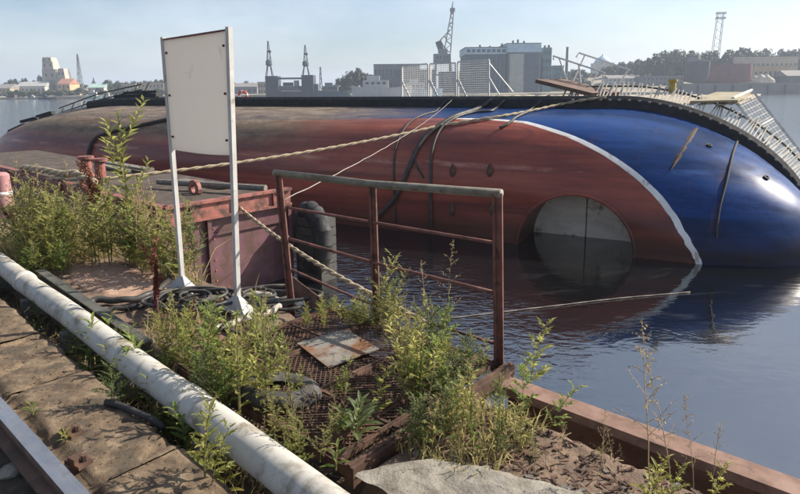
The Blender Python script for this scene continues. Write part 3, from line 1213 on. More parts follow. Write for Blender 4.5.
# dark steel channel beside the pipe
c0, c1 = G(44, 273, .03), G(152, 346, .03)
cd = (c1 - c0).normalized()
ch = thing('steel_channel', 'dark steel channel section lying parallel to the pale pipe', 'steel bar', c0, math.atan2(cd.y, cd.x))
Lc = (c1 - c0).length
cb = MB()
cb.box((Lc / 2, 0, 0), (Lc, .012, .08))
cb.box((Lc / 2, -.036, .034), (Lc, .06, .010))
cb.box((Lc / 2, -.036, -.034), (Lc, .06, .010))
obj('channel_section', cb, M('dull_olive_steel', [(.3, (.05, .05, .045)), (.7, (.11, .11, .095))], 9, .65, .2, .3, .004), ch)
wbm = MB()
p = G(83, 303, .0) - c0
lp = Vector((p.dot(cd), p.dot(Vector((-cd.y, cd.x, 0))), -.03))
wbm.box(lp + Vector((-.02, -.12, 0)), (.07, .26, .05))
obj('cross_piece', wbm, m_darksteel, ch)

# pink-brown sandy patch and coils of hose on the deck
sp = grid_mesh(-6.3, -4.6, 1.86, 2.5, .035, lambda a, c: soil_h(a, c) + .012 - .05 * sstep(((a + 5.45) / .82) ** 2 + ((c - 2.17) / .31) ** 2 + .25 * fbm((a * 4, c * 4, 0), 1, 3), .8, 1.1))
structure(obj('sand_patch', sp, m_sand, smooth=True))
sp = grid_mesh(-4.4, -3.35, 1.85, 2.62, .035, lambda a, c: soil_h(a, c) + .010 - .05 * sstep(((a + 3.9) / .5) ** 2 + ((c - 2.12) / .24) ** 2 + .25 * fbm((a * 4, c * 4, 2), 1, 3), .8, 1.1))
structure(obj('rusty_scale_patch', sp, M('dark_rust_scale', [(.3, (.10, .05, .035)), (.7, (.2, .115, .08))], 8, .95, 0, .8, .012), smooth=True))


def coil(name, label, u, v, r0, n, seed, mat, rad, sq=.8, group=None):
    r = random.Random(seed)
    c = G(u, v, 0)
    t = thing(name, label, 'hose', c, 0, group)
    for k in range(n):
        rr = r0 * r.uniform(.6, 1.1)
        ox, oy = r.uniform(-.12, .12), r.uniform(-.08, .08)
        tilt = r.uniform(-.12, .12)
        pts = []
        a0 = r.uniform(0, 6)
        for i in range(27):
            a = a0 + i * 2 * math.pi / 24
            w = 1 + .07 * math.sin(3 * a + k)
            x, y = ox + rr * w * math.cos(a), oy + rr * sq * w * math.sin(a)
            pts.append((x, y, max(.0, .012 + .012 * k * .6 + tilt * x * .4 + .01 * math.sin(2 * a + k))))
        b = MB()
        b.tube(pts, rad, 6)
        obj('loop', b, mat, t, smooth=True)
    return t


coil('hose_coil', 'tangled heap of thin dark hose beside the foot of the far sign post', 192, 303, .30, 9, 1, m_hose, .012)
coil('hose_coil', 'loose loops of dusty hose between the near sign post and the water', 268, 298, .30, 5, 2, m_hose, .014, .6)
tyre_b = MB()


def hose_run(name, label, ctrl, rad, mat, z=.025, cat='hose'):
    pts = spline([G(u, v, z) for u, v in ctrl], 8)
    for i, p in enumerate(pts):
        a, c = toQ(p)
        p.z = max(soil_h(a, c), -.02) + rad + .006 * math.sin(i * .9)
    o = pts[0].copy()
    b = MB()
    b.tube([p - o for p in pts], rad, 8)
    return tag(obj(name, b, mat, None, o, smooth=True), label, cat)


hose_run('hose', 'grey hose running across the sandy patch towards the steel channel', [(78, 306), (96, 298), (125, 298), (150, 292), (168, 279), (170, 262), (160, 250)], .028, m_hose)
hose_run('hose', 'black hose bending from the steel channel under the red dock stem', [(97, 311), (113, 306), (135, 304), (152, 300), (176, 296), (205, 300)], .022, m_rubber)
hose_run('hose', 'pale flat hose along the deck edge right of the near sign post', [(205, 330), (240, 318), (262, 312), (278, 305), (276, 297), (262, 292), (245, 293)], .026, m_galv)
hose_run('hose', 'thin black hose snaking under the weeds right of the near sign foot', [(214, 321), (228, 326), (244, 332), (262, 345), (280, 352)], .016, m_rubber)

# dark branch and cut hose on the left quay
b = MB()
pts = spline([G(106, 402, .03), G(122, 406, .03), G(138, 413, .03), G(152, 419, .02), G(164, 428, -.02)], 5)
o = pts[0].copy()
b.tube([p - o for p in pts], [.018] * len(pts), 7)
tag(obj('hose', b, m_rubber, None, o, smooth=True), 'short black hose end draped over the edge of the brown concrete', 'hose')

# ---------------------------------------------------------------- blank sign
SL, SR = G(183, 290, 0), G(238, 311, 0)
TL, TR = at(163.5, 40, SL.y - .02), at(229, 30, SR.y - .01)
sign = thing('blank_sign', 'blank off-white sign board on two thin posts standing on the pontoon', 'sign', SL)
o = SL


def lineat(a, b, z):
    return a.lerp(b, (z - a.z) / (b.z - a.z))


BL, BR = lineat(SL, TL, at(168, 149, SL.y).z), lineat(SR, TR, at(231, 155, SR.y).z)
nrm = (BR - BL).cross(TL - BL).normalized()
m_board = M('off_white_sign_face', [(.25, (.61, .56, .52)), (.5, (.67, .62, .58)), (.8, (.71, .665, .63))], 1.6, .6, 0, .1, .003, second=(3.2, .62, .72, (.42, .38, .35)))
nt = m_board.node_tree
bs = nt.nodes['Principled BSDF']
tr = N(nt, 'ShaderNodeBsdfTranslucent')
tr.inputs['Color'].default_value = (.60, .585, .56, 1)
mxs = N(nt, 'ShaderNodeMixShader')
mxs.inputs[0].default_value = .46
nt.links.new(bs.outputs[0], mxs.inputs[1])
nt.links.new(tr.outputs[0], mxs.inputs[2])
nt.links.new(mxs.outputs[0], nt.nodes['Material Output'].inputs['Surface'])
sbm = MB()
nseg = 8
front, back = [], []
for i in range(nseg + 1):
    f = i / nseg
    bow = math.sin(f * math.pi)
    bt_ = BL.lerp(BR, f) - Vector((0, 0, .018 * bow)) - nrm * .03 * bow
    tp = TL.lerp(TR, f) - nrm * .01 * bow
    front += [bt_ + nrm * .012 - o, tp + nrm * .012 - o]
    back += [bt_ - nrm * .012 - o, tp - nrm * .012 - o]
k = len(front)
vs = front + back
fs = []
for i in range(nseg):
    a = 2 * i
    fs += [(a, a + 2, a + 3, a + 1), (k + a + 1, k + a + 3, k + a + 2, k + a), (a + 1, a + 3, k + a + 3, k + a + 1), (a + 2, a, k + a, k + a + 2)]
fs += [(0, 1, k + 1, k), (k - 1, k - 2, 2 * k - 2, 2 * k - 1)]
sbm.add(vs, fs)
obj('board', sbm, m_board, sign)
for (B, Tp, w_) in ((SL, TL, .034), (SR, TR, .036)):
    pm = MB()
    pm.bar(B - o, Tp - o - nrm * .0 + Vector((0, 0, .02)), w_, w_, up=nrm)
    obj('post', pm, m_postgrey, sign)
    fm = MB()
    ad = (SR - SL).normalized()
    h = Vector((0, 0, .15))
    q = B - o
    vsf = [q + ad * .17 + nrm * .06, q - ad * .17 + nrm * .06, q - ad * .15 - nrm * .08, q + ad * .15 - nrm * .08, q + h]
    fm.add(vsf, [(0, 1, 4), (1, 2, 4), (2, 3, 4), (3, 0, 4), (3, 2, 1, 0)])
    obj('foot_gusset', fm, M('grey_white_gusset', [(.3, (.26, .26, .26)), (.7, (.38, .38, .375))], 6, .6, 0, .15), sign)
for B_, T_ in ((BL, TL), (BR, TR)):
    for f_ in (.12, .5, .88):
        bm_ = MB()
        p_ = B_.lerp(T_, f_) - o
        inw = (BR - BL).normalized() * (.05 if B_ is BL else -.05)
        bm_.box(p_ + inw + nrm * .014, (.016, .016, .016))
        obj('bolt', bm_, m_rust, sign)
em = MB()
em.bar(TL - o + nrm * .002, TR - o + nrm * .002, .03, .012)
obj('top_edge', em, m_rustred, sign)

# ---------------------------------------------------------------- rusty walkway with gratings
# bars as real angle irons in the quay frame (a along the quay, c across it)
walk = thing('grating_platform', 'rusty steel platform of open gratings between the pale pipe and the water', 'platform', Q(-2.6, 2.3, 0), -QA)


def W(a, c, z):
    return Vector((a + 2.6, c - 2.3, z))


def wbar(a0, c0, a1, c1, w=.05, h=.06, z=-.03, name='frame_bar', mat=None):
    b = MB()
    b.bar(W(a0, c0, z), W(a1, c1, z), w, h)
    b.bar(W(a0, c0, z + h / 2 + .003), W(a1, c1, z + h / 2 + .003), w * .35, .012)
    return obj(name, b, mat or m_rust, walk)


AG0, AG1, CG0, CG1 = -3.36, -1.80, 1.66, 2.96
for c in (CG0, 2.02, 2.52, CG1):
    wbar(AG0, c, AG1 - .03, c, .045, .05, -.032)
for a in (AG0, -2.93, -2.43, -2.02):
    wbar(a, CG0, a, CG1, .05, .055, -.026)
wbar(AG1, CG0 - .02, AG1, 3.0, .06, .10, -.05, 'edge_beam')
wbar(AG1 - .09, CG0, AG1 - .09, CG1, .03, .03, -.012)


def mesh_panel(a0, a1, c0, c1, pitch, seed, tilt=0.0):
    b = MB()
    r = random.Random(seed)
    la, lc = a1 - a0, c1 - c0
    k = int((la + lc) / pitch)
    for i in range(1, k):
        d = i * pitch
        # one family of strands
        p = (min(d, la), max(0, d - la))
        q = (max(0, d - lc), min(d, lc))
        for fam in (0, 1):
            (x0, y0), (x1, y1) = p, q
            if fam:
                y0, y1 = lc - y0, lc - y1
            z0 = -.012 + .012 * fbm((x0 * 4, y0 * 4, seed), 1, 2) + fam * .004
            b.bar(W(a0 + x0, c0 + y0, z0), W(a0 + x1, c0 + y1, z0 + tilt), .007, .006)
    o = obj('expanded_mesh', b, m_rust, walk)
    o['kind'] = 'stuff'


xs_ = [AG0, -2.93, -2.43, -2.02, AG1 - .09]
cs_ = [CG0, 2.02, 2.52, CG1]
sd_ = 0
for i in range(4):
    for j in range(3):
        sd_ += 1
        mesh_panel(xs_[i] + .02, xs_[i + 1] - .02, cs_[j] + .02, cs_[j + 1] - .02, .040, sd_)

# loose rust-stained plate lying on the grating
pl = [G(u, v, .02) for u, v in ((297, 343), (328, 367), (379, 350), (346, 330))]
o = pl[0].copy()
pm = MB()
pm.slab(*[p - o + Vector((0, 0, z)) for p, z in zip(pl, (.0, .0, .012, .01))], .008)
m_plate = M('grey_plate_with_rust', [(.3, (.13, .12, .10)), (.55, (.19, .175, .15)), (.8, (.235, .22, .195))], 5, .7, .1, .3, .004, second=(3.4, .48, .60, (.16, .075, .034)))
tag(obj('steel_plate', pm, m_plate, None, o), 'loose grey steel plate stained orange lying on the gratings', 'plate')
# brown sheet leaning at the foot of the left rail post
pl = [G(288, 291, 0), G(318, 312, 0)]
o = pl[0].copy()
pm = MB()
v1 = pl[1] - o
pm.slab((0, 0, 0), v1, v1 + Vector((.03, .03, .09)), Vector((.03, .03, .12)), .01)
tag(obj('kick_plate', pm, m_rust, None, o), 'brown sheet-steel toe board upright at the foot of the left railing post', 'plate')

# ---------------------------------------------------------------- railing
rl = thing('railing', 'rusty steel railing with a pale top tube between the platform and the water', 'railing', G(290, 303, 0))
o = G(290, 303, 0)
bases = [G(291, 303, 0), G(376, 322, 0), G(497, 362, 0)]
tops = [at(277, 173, bases[0].y), at(371, 184, bases[1].y), at(495, 193, bases[2].y)]
for b_, t_, w_ in zip(bases, tops, (.05, .045, .05)):
    pm = MB()
    dirr = (tops[2] - tops[0]).normalized()
    pm.bar(b_ - o + Vector((0, 0, -.1)), t_ - o, w_, .012, up=dirr)
    pm.bar(b_ - o + Vector((0, 0, -.1)) + dirr * (w_ * .5), t_ - o + dirr * (w_ * .5), .012, w_ * .9, up=dirr)
    obj('post', pm, m_rustred, rl)
tm = MB()
e = (tops[2] - tops[0]).normalized()
tm.tube([tops[0] - o - e * .03, tops[1] - o, tops[2] - o + e * .04], .027, 12)
obj('top_rail', tm, m_toprail, rl, smooth=True)
for (f0, f1, f2, rr) in ((.80, .83, .60, .011), (.50, .47, .38, .013), (.27, .21, .13, .011)):
    pass
for (qs, rr) in ((((284, 207), (371, 222), (496, 243)), .011), (((287, 238), (372, 262), (496, 293)), .013), (((288, 268), (374, 305), (497, 344)), .010)):
    tm = MB()
    pts = [at(q[0], q[1], b_.y) - o for q, b_ in zip(qs, bases)]
    tm.tube(spline(pts, 5), rr, 8)
    obj('mid_rail', tm, m_rustred, rl, smooth=True)
for (qs) in ((284, 207), (287, 238), (288, 268), (371, 222), (372, 262), (496, 243), (496, 293)):
    i = 0 if qs[0] < 300 else (1 if qs[0] < 400 else 2)
    jb = MB()
    p = at(qs[0], qs[1], bases[i].y) - o
    jb.box(p, (.03, .03, .035))
    obj('rail_clamp', jb, m_rust, rl)

# ---------------------------------------------------------------- edge beam, concrete remnant
bmth = thing('edge_beam', 'long rusty steel edge beam along the water right of the platform', 'beam', Q(-1.72, 2.72, -.03), -QA)
eb = MB()
eb.box((1.9, .075, 0), (3.8, .135, .05))
eb.box((1.9, .135, -.15), (3.8, .016, .25))
obj('beam_section', eb, M('brown_rust_beam', [(.25, (.09, .05, .037)), (.5, (.18, .105, .078)), (.8, (.26, .17, .13))], 6, .8, 0, .4, .005, second=(14, .52, .66, (.12, .075, .055))), bmth)


def conc_edge(a):
    return min(2.03 + .31 * (a + 1.42), 2.4) + .06 * fbm((a * 2.6, 1, 0), 1, 4) + .02 * fbm((a * 12, 1, 0), 1, 3)


pc = MB()
n = 70
mc = 24
vs = []
for i in range(n + 1):
    a = -1.72 + 1.9 * i / n
    c0_, c1_ = 1.60 - .1 * max(0, a + 1.0), conc_edge(a)
    if i < 6:
        c1_ = c0_ + (c1_ - c0_) * (.25 + .125 * i)
    for j in range(mc + 1):
        c = c0_ + (c1_ - c0_) * j / mc
        z = .02 + fbm((a * 3, c * 3, 6), 1, 5) * .022 + fbm((a * 13, c * 13, 1), 1, 4) * .010
        z -= .05 * math.exp(-(c1_ - c) / .03)
        vs.append(Q(a, c, z))
    vs.append(Q(a, c1_ + .01, -.09))
k = mc + 2
pc.add(vs, [(i * k + j, (i + 1) * k + j, (i + 1) * k + j + 1, i * k + j + 1) for i in range(n) for j in range(k - 1)])
structure(obj('concrete_remnant', pc, m_concpale, smooth=True))

# litter: scraps, stones, paper -------------------------------------------------
def stone(u, v, s, mat, label, cat, z=0.0, seed=0, name='stone'):
    r = random.Random(seed)
    bm = bmesh.new()
    bmesh.ops.create_icosphere(bm, subdivisions=2, radius=1)
    for vv in bm.verts:
        q = vv.co.copy()
        vv.co *= 1 + .35 * fbm((q.x + seed, q.y, q.z), 1.1, 2)
        vv.co.z *= .6
        vv.co *= s
    me = bpy.data.meshes.new(name)
    bm.to_mesh(me)
    bm.free()
    me.materials.append(mat)
    o = link(name, me, None, G(u, v, z) + Vector((0, 0, s * .3)))
    return tag(o, label, cat)


stone(10, 474, .05, m_concpale, 'largest pale rubble stone left of the crane rail', 'stone', -.1, 1)
stone(21, 470, .03, m_concpale, 'small pinkish stone touching the crane rail', 'stone', -.1, 2)
stone(14, 466, .026, m_conc, 'small brown stone behind the pale rubble beside the rail', 'stone', -.1, 3)
stone(300, 304, .035, m_paper, 'crumpled pale litter at the foot of the left railing post', 'litter', 0, 4, 'litter')
stone(309, 301, .022, m_paper, 'small scrap of pale litter next to the brown toe board', 'litter', 0, 5, 'litter')
sr = random.Random(11)
scrap = MB()
for i in range(420):
    a, c = sr.uniform(-1.75, -.35), sr.uniform(2.0, 2.62)
    p = Q(a, c, soil_h(a, c) + .008)
    d = Vector((sr.uniform(-1, 1), sr.uniform(-1, 1), sr.uniform(-.1, .25))).normalized() * sr.uniform(.006, .028)
    scrap.bar(p - d, p + d, sr.uniform(.004, .016), sr.uniform(.002, .006))
stuff(obj('rust_flakes', scrap, m_rust))
scrap = MB()
for i in range(900):
    if sr.random() < .5:
        a, c = sr.uniform(-3.3, -1.85), sr.uniform(1.64, 2.95)
        z = -.262
    elif sr.random() < .6:
        a, c = sr.uniform(-6, -1.3), sr.uniform(1.26, 1.7)
        z = -.23
    else:
        a, c = sr.uniform(-2.0, .3), sr.uniform(1.9, 2.6)
        z = soil_h(a, c) + .006
    p = Q(a, c, z)
    d = Vector((sr.uniform(-1, 1), sr.uniform(-1, 1), sr.uniform(-.2, .2))).normalized() * sr.uniform(.008, .05)
    scrap.bar(p - d, p + d, sr.uniform(.0015, .005), .003)
stuff(obj('dead_twigs', scrap, m_drystem))
peb = MB()
for i in range(1500):
    if sr.random() < .6:
        a, c = sr.uniform(-6.5, -1.2), sr.uniform(.84, 1.22)
        z = slab_h(a, c)
    else:
        a, c = sr.uniform(-1.7, .2), sr.uniform(1.9, 2.6)
        z = soil_h(a, c)
    s = sr.uniform(.002, .008)
    p = Q(a, c, z + s * .3)
    peb.add([p + Vector((s, 0, 0)), p + Vector((-.4 * s, s, 0)), p + Vector((-.6 * s, -s, 0)), p + Vector((0, 0, s))], [(0, 1, 3), (1, 2, 3), (2, 0, 3)])
stuff(obj('grit', peb, m_conc))
rub = MB()
for i in range(240):
    if i % 3:
        a = sr.uniform(-1.7, .1)
        c = conc_edge(a) + abs(sr.gauss(0, .07)) - .01
    else:
        a, c = sr.uniform(-1.75, .1), sr.uniform(2.0, 2.56)
    s_ = .005 + .016 * sr.random() ** 2
    p = Q(a, c, soil_h(a, c) + s_ * .35)
    vs = []
    for sz in (-1, 1):
        for x, y in ((-1, -1), (1, -1), (1, 1), (-1, 1)):
            vs.append(p + Vector((x * s_ * sr.uniform(.3, 1.2), y * s_ * sr.uniform(.3, 1.1), sz * s_ * sr.uniform(.2, .7) + x * s_ * .15)))
    rub.add(vs, [(3, 2, 1, 0), (4, 5, 6, 7), (0, 1, 5, 4), (1, 2, 6, 5), (2, 3, 7, 6), (3, 0, 4, 7)], 0 if sr.random() < .6 else 1)
stuff(obj('rubble', rub, [m_concpale, m_conc]))
# old tyre half buried beside the grating
ty = MB()
q = [(.19 + .075 * math.cos(2 * math.pi * i / 14), .075 * .8 * math.sin(2 * math.pi * i / 14)) for i in range(14)]
vs, fs = [], []
for i in range(40):
    a = 2 * math.pi * i / 40
    for j, (r_, z_) in enumerate(q):
        rr_ = r_ + (.008 if (i % 2 and j in (0, 1, 13)) else 0)
        vs.append((rr_ * math.cos(a), rr_ * math.sin(a), z_))
for i in range(40):
    for j in range(14):
        if j in (6, 7):
            continue
        fs.append((i * 14 + j, ((i + 1) % 40) * 14 + j, ((i + 1) % 40) * 14 + (j + 1) % 14, i * 14 + (j + 1) % 14))
ty.add(vs, fs)
o = obj('old_tyre', ty, m_tyre, None, G(281, 391, .015), smooth=True)
o.rotation_euler = (R(-6), R(10), .4)
o.scale = (.85, .85, .85)
tag(o, 'old grey tyre half sunk at the left corner of the gratings', 'tyre')

# ================================================================ BARGE WITH FENDERS
BL0 = G(160, 262, WATER)
BA = QA
bn = Vector((-3.05, 7.55, 0))
barge = thing('work_barge', 'faded red and purple steel work barge between the weeds and the capsized ship', 'barge', (bn.x, bn.y, WATER), -BA)
# local: x = along quay (positive right), y = across towards the ship; near right corner at the origin
BT = 1.38
b = MB()
b.box((-5.5, 1.0, .45), (11.0, 1.98, 1.66))
obj('barge_hull', b, m_bargepurple, barge)
b = MB()
b.box((-5.5, 1.0, BT - .06), (10.9, 1.9, .04))
obj('barge_deck', b, M('dirty_barge_deck', [(.3, (.03, .023, .018)), (.55, (.07, .052, .04)), (.8, (.13, .098, .075))], 5, .9, 0, .5, .006), barge)
for (x0, y0, x1, y1) in ((-11, 0, .06, 0), (.045, 0, .045, 2.0)):
    for dz, w_ in ((BT + .02, .12), (BT - .21, .10)):
        b = MB()
        b.bar((x0, y0, dz), (x1, y1, dz), w_, .035)
        obj('beam_flange', b, m_bargered, barge)
    b = MB()
    b.bar((x0, y0, BT - .095), (x1, y1, BT - .095), .03, .2)
    obj('beam_web', b, m_bargered, barge)
    nst = 8 if y1 == y0 else 3
    for i in range(nst):
        f = (i + .5) / nst
        p = Vector((x0, y0, 0)).lerp(Vector((x1, y1, 0)), f)
        b = MB()
        nn = Vector((0, -1, 0)) if y1 == y0 else Vector((1, 0, 0))
        b.bar(p + nn * .03 + Vector((0, 0, BT - .19)), p + nn * .03 + Vector((0, 0, BT)), .012, .05, up=nn)
        obj('beam_stiffener', b, m_bargered, barge)
for y in (.62, 1.98):
    b = MB()
    b.box((.03, y, .5), (.06, .06, 1.36))
    obj('corner_angle', b, m_bargepurple, barge)
b = MB()
b.box((.025, 1.3, .92), (.03, 1.28, .03))
obj('rub_strip', b, m_bargepurple, barge)
rv = MB().lathe([(.018, 0), (.012, .014)], 6, rot=Matrix.Rotation(R(90), 3, 'Y')).mesh('rivet', m_bargered)
for y in (.70, 1.86):
    for i in range(7):
        o = link('rivet', rv, barge)
        o.location = (.012, y, .1 + i * .15)
bol = MB()
bol.lathe([(.13, 0), (.13, .03), (.09, .05), (.09, .30), (.14, .32), (.14, .37), (.03, .38)], 14)
bol_me = bol.mesh('bollard', m_bargered, False)
for (u, v) in ((66, 187), (86, 188), (182, 176)):
    pass
for x in (-4.35, -3.75):
    o = link('bollard', bol_me, barge)
    o.location = (x, .75, BT - .04)
hc = MB()
hc.box((-7.0, 1.0, BT + .10), (2.4, 1.3, .26))
hc.box((-7.0, 1.0, BT + .245), (2.5, 1.4, .03))
pass
for i, (x, y, ln, w_) in enumerate(((-4.9, 1.45, 1.6, .16), (-4.7, 1.65, 1.9, .18), (-1.6, 1.5, 1.3, .15))):
    hc = MB()
    hc.box((x, y, BT + .005 + .03 * (i % 2)), (ln, w_, .045), Matrix.Rotation(.1 * (i - 1), 3, 'Z'))
    obj('deck_plank', hc, m_wood, barge)
# fairlead lugs with round eyes
def lug(x, y, s):
    b = MB()
    pts = []
    for i in range(13):
        a = math.pi * i / 12
        pts.append((s * math.cos(a), .55 * s + s * .6 * math.sin(a)))
    outer = [(s * 1.1, 0)] + pts + [(-s * 1.1, 0)]
    inner = [(.42 * s * math.cos(2 * math.pi * i / 16), .55 * s + .42 * s * math.sin(2 * math.pi * i / 16)) for i in range(16)]
    # ring of quads between sampled outer and the eye
    ang = [2 * math.pi * i / 16 for i in range(16)]
    out16 = []
    for a in ang:
        dx, dz = math.cos(a), math.sin(a)
        k = 1.05 if dz < -.2 else 1.0
        rr = s * (1.0 - .1 * abs(dz))
        out16.append((rr * dx * k, max(.55 * s + rr * dz, 0)))
    vs = []
    for yy in (-.03, .03):
        vs += [(px, yy, pz) for px, pz in out16] + [(px, yy, pz) for px, pz in inner]
    fs = []
    for i in range(16):
        j = (i + 1) % 16
        fs += [(i, j, 16 + j, 16 + i), (32 + j, 32 + i, 48 + i, 48 + j), (i, 32 + i, 32 + j, j), (16 + j, 48 + j, 48 + i, 16 + i)]
    b.add(vs, fs)
    o = obj('fairlead', b, m_bargered, barge)
    o.location = (x, y, BT - .04)


lug(-2.75, .12, .17)
lug(-.95, 1.0, .15)
# pink mooring post with a white band at the near left
pp = G(6, 214, 0)
post = thing('mooring_post', 'pink weathered mooring post with a white band at the left edge', 'post', (pp.x, pp.y, -.05))
b = MB()
b.lathe([(.115, 0), (.115, .30), (.108, .33)], 18)
b.lathe([(.104, .36), (.100, .60), (.07, .63), (.02, .64)], 18)
obj('post_shaft', b, M('faded_pink_paint', [(.3, (.25, .12, .12)), (.6, (.36, .19, .19)), (.8, (.42, .25, .24))], 6, .65, 0, .2, .004), post, smooth=True).data.set_sharp_from_angle(angle=R(40))
b = MB()
b.lathe([(.110, .325), (.112, .33), (.111, .365), (.107, .37)], 18)
obj('white_band', b, m_whitemetal, post, smooth=True)

# rope bundle and a pale pole along the barge deck
BM = Matrix.Translation(Vector((bn.x, bn.y, WATER))) @ Matrix.Rotation(-BA, 4, 'Z')


def BW(x, y, z):
    return BM @ Vector((x, y, z))


def rope(name, label, pts, r, mat, cat='rope', strands=2, twist=9.0, group=None):
    pts = [Vector(p) for p in pts]
    o = pts[0].copy()
    b = MB()
    sp_ = [pts[0]]
    step = 1.6 / twist / strands
    for p, q in zip(pts, pts[1:]):
        m_ = max(1, int((q - p).length / step))
        sp_ += [p.lerp(q, (i + 1) / m_) for i in range(m_)]
    for s in range(strands):
        out = []
        acc = 0
        for i, p in enumerate(sp_):
            if i:
                acc += (p - sp_[i - 1]).length
            d = (sp_[min(i + 1, len(sp_) - 1)] - sp_[max(i - 1, 0)]).normalized()
            u_ = d.cross(Vector((0, 0, 1)))
            if u_.length < 1e-3:
                u_ = Vector((1, 0, 0))
            u_.normalize()
            v_ = u_.cross(d)
            a = acc * twist + s * 2 * math.pi / strands
            out.append(p - o + (u_ * math.cos(a) + v_ * math.sin(a)) * r * .5)
        b.tube(out, r * .62, 5)
    return tag(obj(name, b, mat, None, o, smooth=True), label, cat, group)


def hang(p, q, sag, n=40):
    p, q = Vector(p), Vector(q)
    return [p.lerp(q, i / n) - Vector((0, 0, sag * 4 * (i / n) * (1 - i / n))) for i in range(n + 1)]


rope('mooring_rope', 'thick frayed brown rope bundle lying along the barge edge behind the weeds', spline([BW(-5.6, .05, BT + .09), BW(-4.6, .1, BT + .12), BW(-3.7, .12, BT + .12), BW(-2.9, .05, BT + .20), BW(-2.2, .1, BT + .09)], 12), .06, m_rope, strands=3, twist=7)
rope('mooring_rope', 'pale greenish rope end crossing the barge beam by the pink post', hang(BW(-5.2, -.05, BT - .05), BW(-3.3, .0, BT + .1), .02, 20), .025, m_rope)
b = MB()
o = BW(-1.9, .9, BT + .07)
b.tube([Vector((0, 0, 0)), BW(.0, 1.6, BT + .07) - o], .05, 8)
tag(obj('wooden_pole', b, m_wood, None, o), 'grey wooden pole lying across the barge deck behind the sign', 'pole')
m_woodwet = M('wet_dark_timber', [(.3, (.035, .034, .032)), (.6, (.075, .074, .07)), (.8, (.12, .118, .11))], 6, .8, 0, .5, .006, stretch=(1, 8, 8))
# timber fender block and tyres at the barge end
tf = thing('timber_fender', 'stack of grey horizontal timbers hanging at the right end of the barge', 'fender', BW(.35, 2.2, -.3), -BA)
for i in range(9):
    b = MB()
    b.box((0, .05, .14 * i + .07), (.5, .34, .125))
    obj('timber', b, m_woodwet, tf).rotation_euler = (0, 0, .02 * math.sin(i * 2.1))
b = MB()
b.box((.27, -.1, .66), (.05, .06, 1.3))
b.box((-.27, -.1, .66), (.05, .06, 1.3))
obj('upright', b, m_darksteel, tf)
def tyre(loc, rot, s, label):
    ty = MB()
    q = [(.36 + .14 * math.cos(2 * math.pi * i / 16), .13 * math.sin(2 * math.pi * i / 16)) for i in range(16)]
    n = 48
    vs, fs = [], []
    for i in range(n):
        a = 2 * math.pi * i / n
        for j, (r_, z_) in enumerate(q):
            rr_ = r_ + (.022 if (i % 3 == 0 and j in (0, 1, 15, 2, 14)) else 0)
            vs.append((rr_ * math.cos(a), rr_ * math.sin(a), z_))
    for i in range(n):
        for j in range(16):
            if j in (7, 8):
                continue
            fs.append((i * 16 + j, ((i + 1) % n) * 16 + j, ((i + 1) % n) * 16 + (j + 1) % 16, i * 16 + (j + 1) % 16))
    ty.add(vs, fs)
    o = obj('tyre_fender', ty, m_rubber, None, loc, smooth=True)
    o.data.set_sharp_from_angle(angle=R(35))
    o.rotation_euler = rot
    o.scale = (s, s, s)
    return tag(o, label, 'tyre')


c_t = at(312, 238, 9.0)
tyre(c_t, (R(90), 0, R(-58)), 1.12, 'big black tyre fender hung beyond the left railing post at the barge end')

# ropes --------------------------------------------------------------------------
def ship_w(p):
    return SHIP_M @ p


pA = BW(-5.2, .6, BT + .15)
pB = at(228, 153, 11.0)
q1 = ship_w(on_hull(440, 127, .03))
ROPE1 = hang(BW(-2.6, .3, BT + .12), q1, .10, 60) + spline([q1] + [ship_w(p) for p in (on_hull(u, v, .035) for u, v in ((470, 122.5), (500, 118), (530, 112.5))) if p] + [ship_w(ship_at(u, v, .25)) for u, v in ((560, 104.5), (585, 100), (606, 97))], 10)[1:]
rope('mooring_rope', 'long pale rope stretched from the barge across the ship up to the gangway', ROPE1, .030, m_rope, twist=14)
rope('mooring_rope', 'yellowish rope running down from the barge behind the railing to the grating', hang(at(234, 203, 8.6), G(425, 322, -.02), .10, 60), .026, m_rope, twist=16)
b1 = at(160, 158, 9)
rope('thin_line', 'thin line from the left railing post up to the edge of the ship', hang(tops[0].lerp(bases[0], .2) + Vector((.03, 0, 0)), ship_w(ship_at(453, 99, .0)), .12, 40), .007, m_ropegrey, strands=1)
pts = [G(u, v, WATER + .012) for u, v in ((440, 319), (500, 312), (560, 305), (620, 298), (690, 292))]
rope('floating_rope', 'pale thin rope floating on the dark water under the stern', spline(pts, 10), .007, m_ropegrey, strands=2)

# ================================================================ FAR SHORE
def fmat(name, c, var=.15, scale=.35, rough=.85):
    lo = tuple(x * (1 - var) for x in c)
    hi = tuple(min(1, x * (1 + var)) for x in c)
    return M(name, [(.3, lo), (.7, hi)], scale, rough, 0, 0, detail=5)


fm_beige = fmat('beige_render', (.31, .265, .20))
fm_white = fmat('white_render', (.40, .39, .37))
fm_grey = fmat('grey_cladding', (.15, .16, .17))
fm_bluegrey = fmat('blue_grey_cladding', (.065, .092, .11))
fm_palblue = fmat('pale_blue_cladding', (.38, .48, .54))
fm_roof = fmat('dull_roof', (.2, .18, .17))
fm_roofred = fmat('faded_red_roof', (.30, .15, .10))
fm_teal = fmat('teal_cladding', (.085, .15, .165))
fm_dark = fmat('dark_navy_steel', (.05, .055, .07))
fm_crane = fmat('crane_grey_paint', (.20, .20, .20))
fm_brownred = fmat('dull_red_ship_paint', (.13, .06, .06))
fm_green = fmat('pale_green_paint', (.3, .42, .36))
fm_glass = fmat('far_window_glass', (.05, .06, .075), rough=.3)
fm_ruin = fmat('crumbling_brick', (.36, .31, .26), .25, .2)
fm_bark = fmat('tree_bark', (.08, .065, .05))
fm_quay = fmat('far_quay_stone', (.16, .15, .14))


